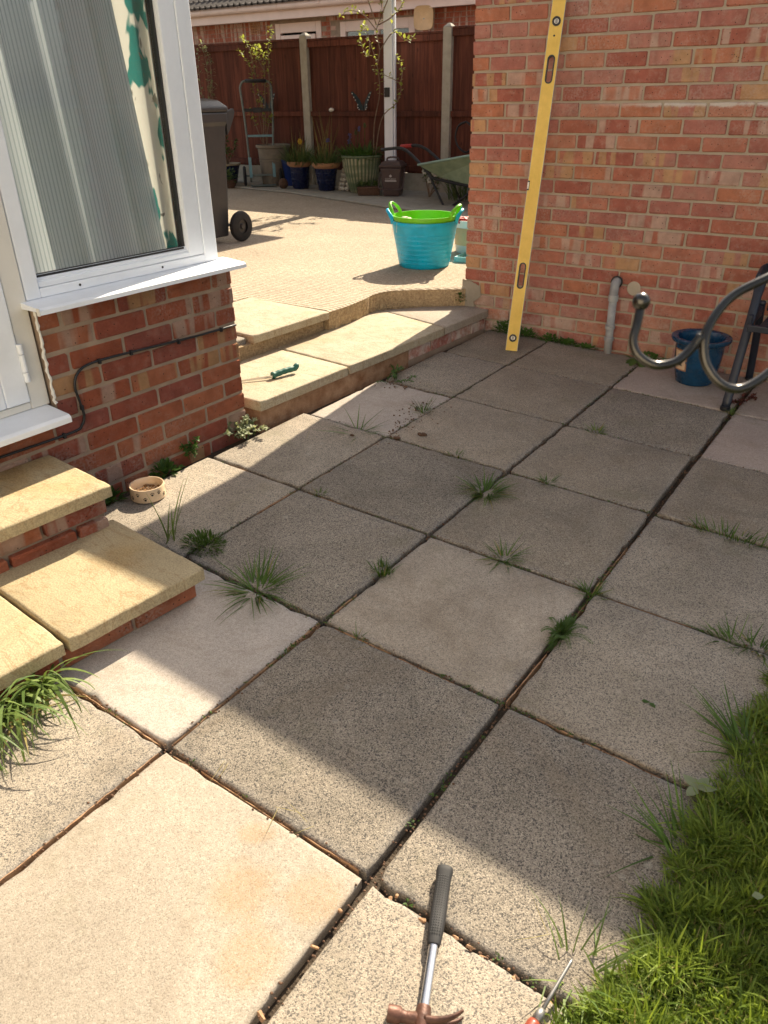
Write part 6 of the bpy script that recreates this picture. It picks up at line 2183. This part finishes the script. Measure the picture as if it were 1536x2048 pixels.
me = bpy.data.meshes.new('dry_strands'); me.from_pydata(vs, [], fs); me.materials.append(MAT['grass_dry'])
o = link('dry_strands', me); tag(o, 'few thin dry grass strands lying loose on the slabs', 'dry grass', kind='stuff')

# ---- clods of soil and litter on the slabs
r = random.Random(23)
CL = [('dark soil clod on the slab beyond the four slab crossing', -.482, 1.93, .020), ('flat soil clod in the joint before the pale slab', -.55, 1.838, .017), ('small soil clod near the low step weed', -.886, 2.41, .012), ('reddish soil clod lying beside the straggly grass', -.735, 1.745, .013)]
for k, (lab, x, y, s) in enumerate(CL):
    m = MB()
    for j in range(4):
        m.ball((r.uniform(-s, s) * .6, r.uniform(-s, s) * .35, s * .3), s * r.uniform(.4, .7), 8, 6, (1.2, .8, .6), .5)
    o = m.build('soil_clod', 'clod', None, loc=P(x, y, .001), smooth=True)
    tag(o, lab, 'soil clod')
m = MB()
for _ in range(150):
    c = r.choice(((-.60, 2.12, .10), (-.62, 2.0, .06), (-.93, 2.42, .07), (-.60, 1.84, .07), (-.70, 2.2, .06)))
    x, y = r.gauss(c[0], c[2] * .6), r.gauss(c[1], c[2])
    s = r.uniform(.0015, .0050)
    m.ball((x, y, zp(x, y) + s * .4), s, 6, 4, (1.2, 1, .7), .5)
o = m.build('soil_crumbs', 'clod')
tag(o, 'dark soil crumbs scattered along the joints near the low step', 'soil crumbs', kind='stuff')
for k, (x, y, lab) in enumerate(((.90, .82, 'small dark green leaf lying on the right hand slab'), (1.0, 2.02, 'flat green leaf scraps on the slab near the right edge'))):
    vs, fs = [], []
    for j in range(2):
        leaf(vs, fs, Vector((j * .02, j * .006, .002)), Vector((1, .4 - j, .05)), Vector((0, 0, 1)), .022, .007, .1, .1)
    me = bpy.data.meshes.new('fallen_leaf'); me.from_pydata(vs, [], fs); me.materials.append(MAT['tuft'])
    o = link('fallen_leaf', me, None, P(x, y, .001)); tag(o, lab, 'leaf')
vs, fs = [], []
leaf(vs, fs, Vector((0, 0, 0)), Vector((1, .5, .2)), Vector((0, 0, 1)), .022, .009, .1, .1)
me = bpy.data.meshes.new('fallen_leaf'); me.from_pydata(vs, [], fs); me.materials.append(MAT['weed_pale'])
o = link('fallen_leaf', me, None, P(1.26, .36, .055)); tag(o, 'single pale round leaf lying on top of the lawn', 'leaf')

# ---- lawn blades, one mass
def lawn_edge(y):
    """x of the lawn's ragged edge over the slabs"""
    ys = [-8, -.9, -.5, -.12, -.02, .06, .17, .29, .45, .57, .70, .80, 1.0, 1.12, 1.3]
    xs = [1.02, 1.03, 1.03, 1.03, 1.05, 1.095, 1.12, 1.105, 1.135, 1.13, 1.155, 1.14, 1.165, 1.18, 1.20]
    return float(np.interp(y, ys, xs))
def lawn_mesh(n, xr, yr, hmin, hmax, wmin, wmax, seed, seg=3):
    g_ = np.random.default_rng(seed)
    y = g_.uniform(yr[0], yr[1], n)
    ex = np.interp(y, [-8, -.9, -.5, -.12, -.02, .06, .17, .29, .45, .57, .70, .80, 1.0, 1.12, 1.3], [1.02, 1.03, 1.03, 1.03, 1.05, 1.095, 1.12, 1.105, 1.135, 1.13, 1.155, 1.14, 1.165, 1.18, 1.20])
    x = ex + (g_.random(n) ** 1.15) * (xr[1] - ex)
    x += .012 * np.sin(y * 61) + g_.normal(0, .008, n)
    base = np.stack([x, y, ZA * x + ZB * y - .006], 1)
    clumpv = .75 + .45 * (np.sin(x * 17 + 3 * np.sin(y * 11)) * np.sin(y * 19 + 2 * np.sin(x * 13)))
    L = g_.uniform(hmin, hmax, n) * np.clip(clumpv, .45, 1.25)
    az = g_.uniform(0, 2 * np.pi, n)
    edge = np.clip(1 - (x - ex) / .07, 0, 1)
    az = np.where(g_.random(n) < edge * .75, np.pi + g_.normal(0, .7, n), az)
    lean = np.abs(g_.normal(.45, .32, n)) + edge * .35
    curl = g_.uniform(.2, 1.3, n)
    w = g_.uniform(wmin, wmax, n)
    d = np.stack([np.cos(az), np.sin(az), np.zeros(n)], 1)
    s = np.stack([-np.sin(az), np.cos(az), g_.normal(0, .4, n)], 1)
    c = base.copy()
    a = np.pi / 2 - lean
    rows = []
    for i in range(seg + 1):
        t = i / seg
        ww = (w * (1 - t ** 1.7) + .00008)[:, None]
        rows.append(c - s * ww)
        rows.append(c + s * ww)
        st_ = (L / seg)[:, None]
        c = c + (d * np.cos(a)[:, None] + np.array([0, 0, 1.0]) * np.sin(a)[:, None]) * st_
        a = a - curl / seg
    V = np.stack(rows, 1).reshape(-1, 3)
    k = 2 * (seg + 1)
    b = (np.arange(n) * k)[:, None]
    F = np.concatenate([b + np.array([[2 * i, 2 * i + 1, 2 * i + 3, 2 * i + 2]]) for i in range(seg)], 1).reshape(-1, 4)
    return V, F
def np_mesh(name, V, F, mat):
    me = bpy.data.meshes.new(name)
    me.vertices.add(len(V)); me.vertices.foreach_set('co', V.astype(np.float32).ravel())
    me.loops.add(F.size); me.loops.foreach_set('vertex_index', F.astype(np.int32).ravel())
    me.polygons.add(len(F)); me.polygons.foreach_set('loop_start', (np.arange(len(F)) * 4).astype(np.int32))
    try:
        me.polygons.foreach_set('loop_total', np.full(len(F), 4, np.int32))
    except Exception:
        pass
    me.materials.append(MAT[mat])
    me.update(calc_edges=True)
    me.validate()
    return me
V1, F1 = lawn_mesh(75000, (1.0, 1.75), (-.75, 1.15), .028, .070, .0009, .0022, 5)
Vb, Fb = lawn_mesh(7000, (1.0, 1.75), (-.75, 1.15), .05, .115, .0018, .0034, 15, 4)
V2, F2 = lawn_mesh(40000, (1.0, 4.5), (-4.0, 1.12), .04, .08, .0016, .003, 6)
Vall = np.concatenate([V1, V2, Vb]); Fall = np.concatenate([F1, F2 + len(V1), Fb + len(V1) + len(V2)])
o = link('grass', np_mesh('grass', Vall, Fall, 'grass'))
tag(o, 'dense green lawn grass overlapping the slab edge at bottom right', 'grass', kind='stuff')
V3, F3 = lawn_mesh(7500, (1.0, 2.1), (-1.0, 1.15), .03, .08, .0008, .0018, 9)
o = link('dry_grass', np_mesh('dry_grass', V3, F3, 'grass_dry'))
tag(o, 'dry straw coloured blades scattered through the lawn', 'grass', kind='stuff')
for k, (lab, x, y, n, az_) in enumerate((('long lawn blades sweeping over the slab at the picture edge', 1.175, .80, 46, 2.9), ('long lawn blades reaching over the slab below the broad leaved weed', 1.13, .42, 26, 2.75))):
    o = blades('long_blades', 'tuft', P(x, y, -.008), n, .17, .0026, .045, .95, .6, 700 + k, az=(az_, .5), seg=7, sy=1.6)
    tag(o, lab, 'grass')
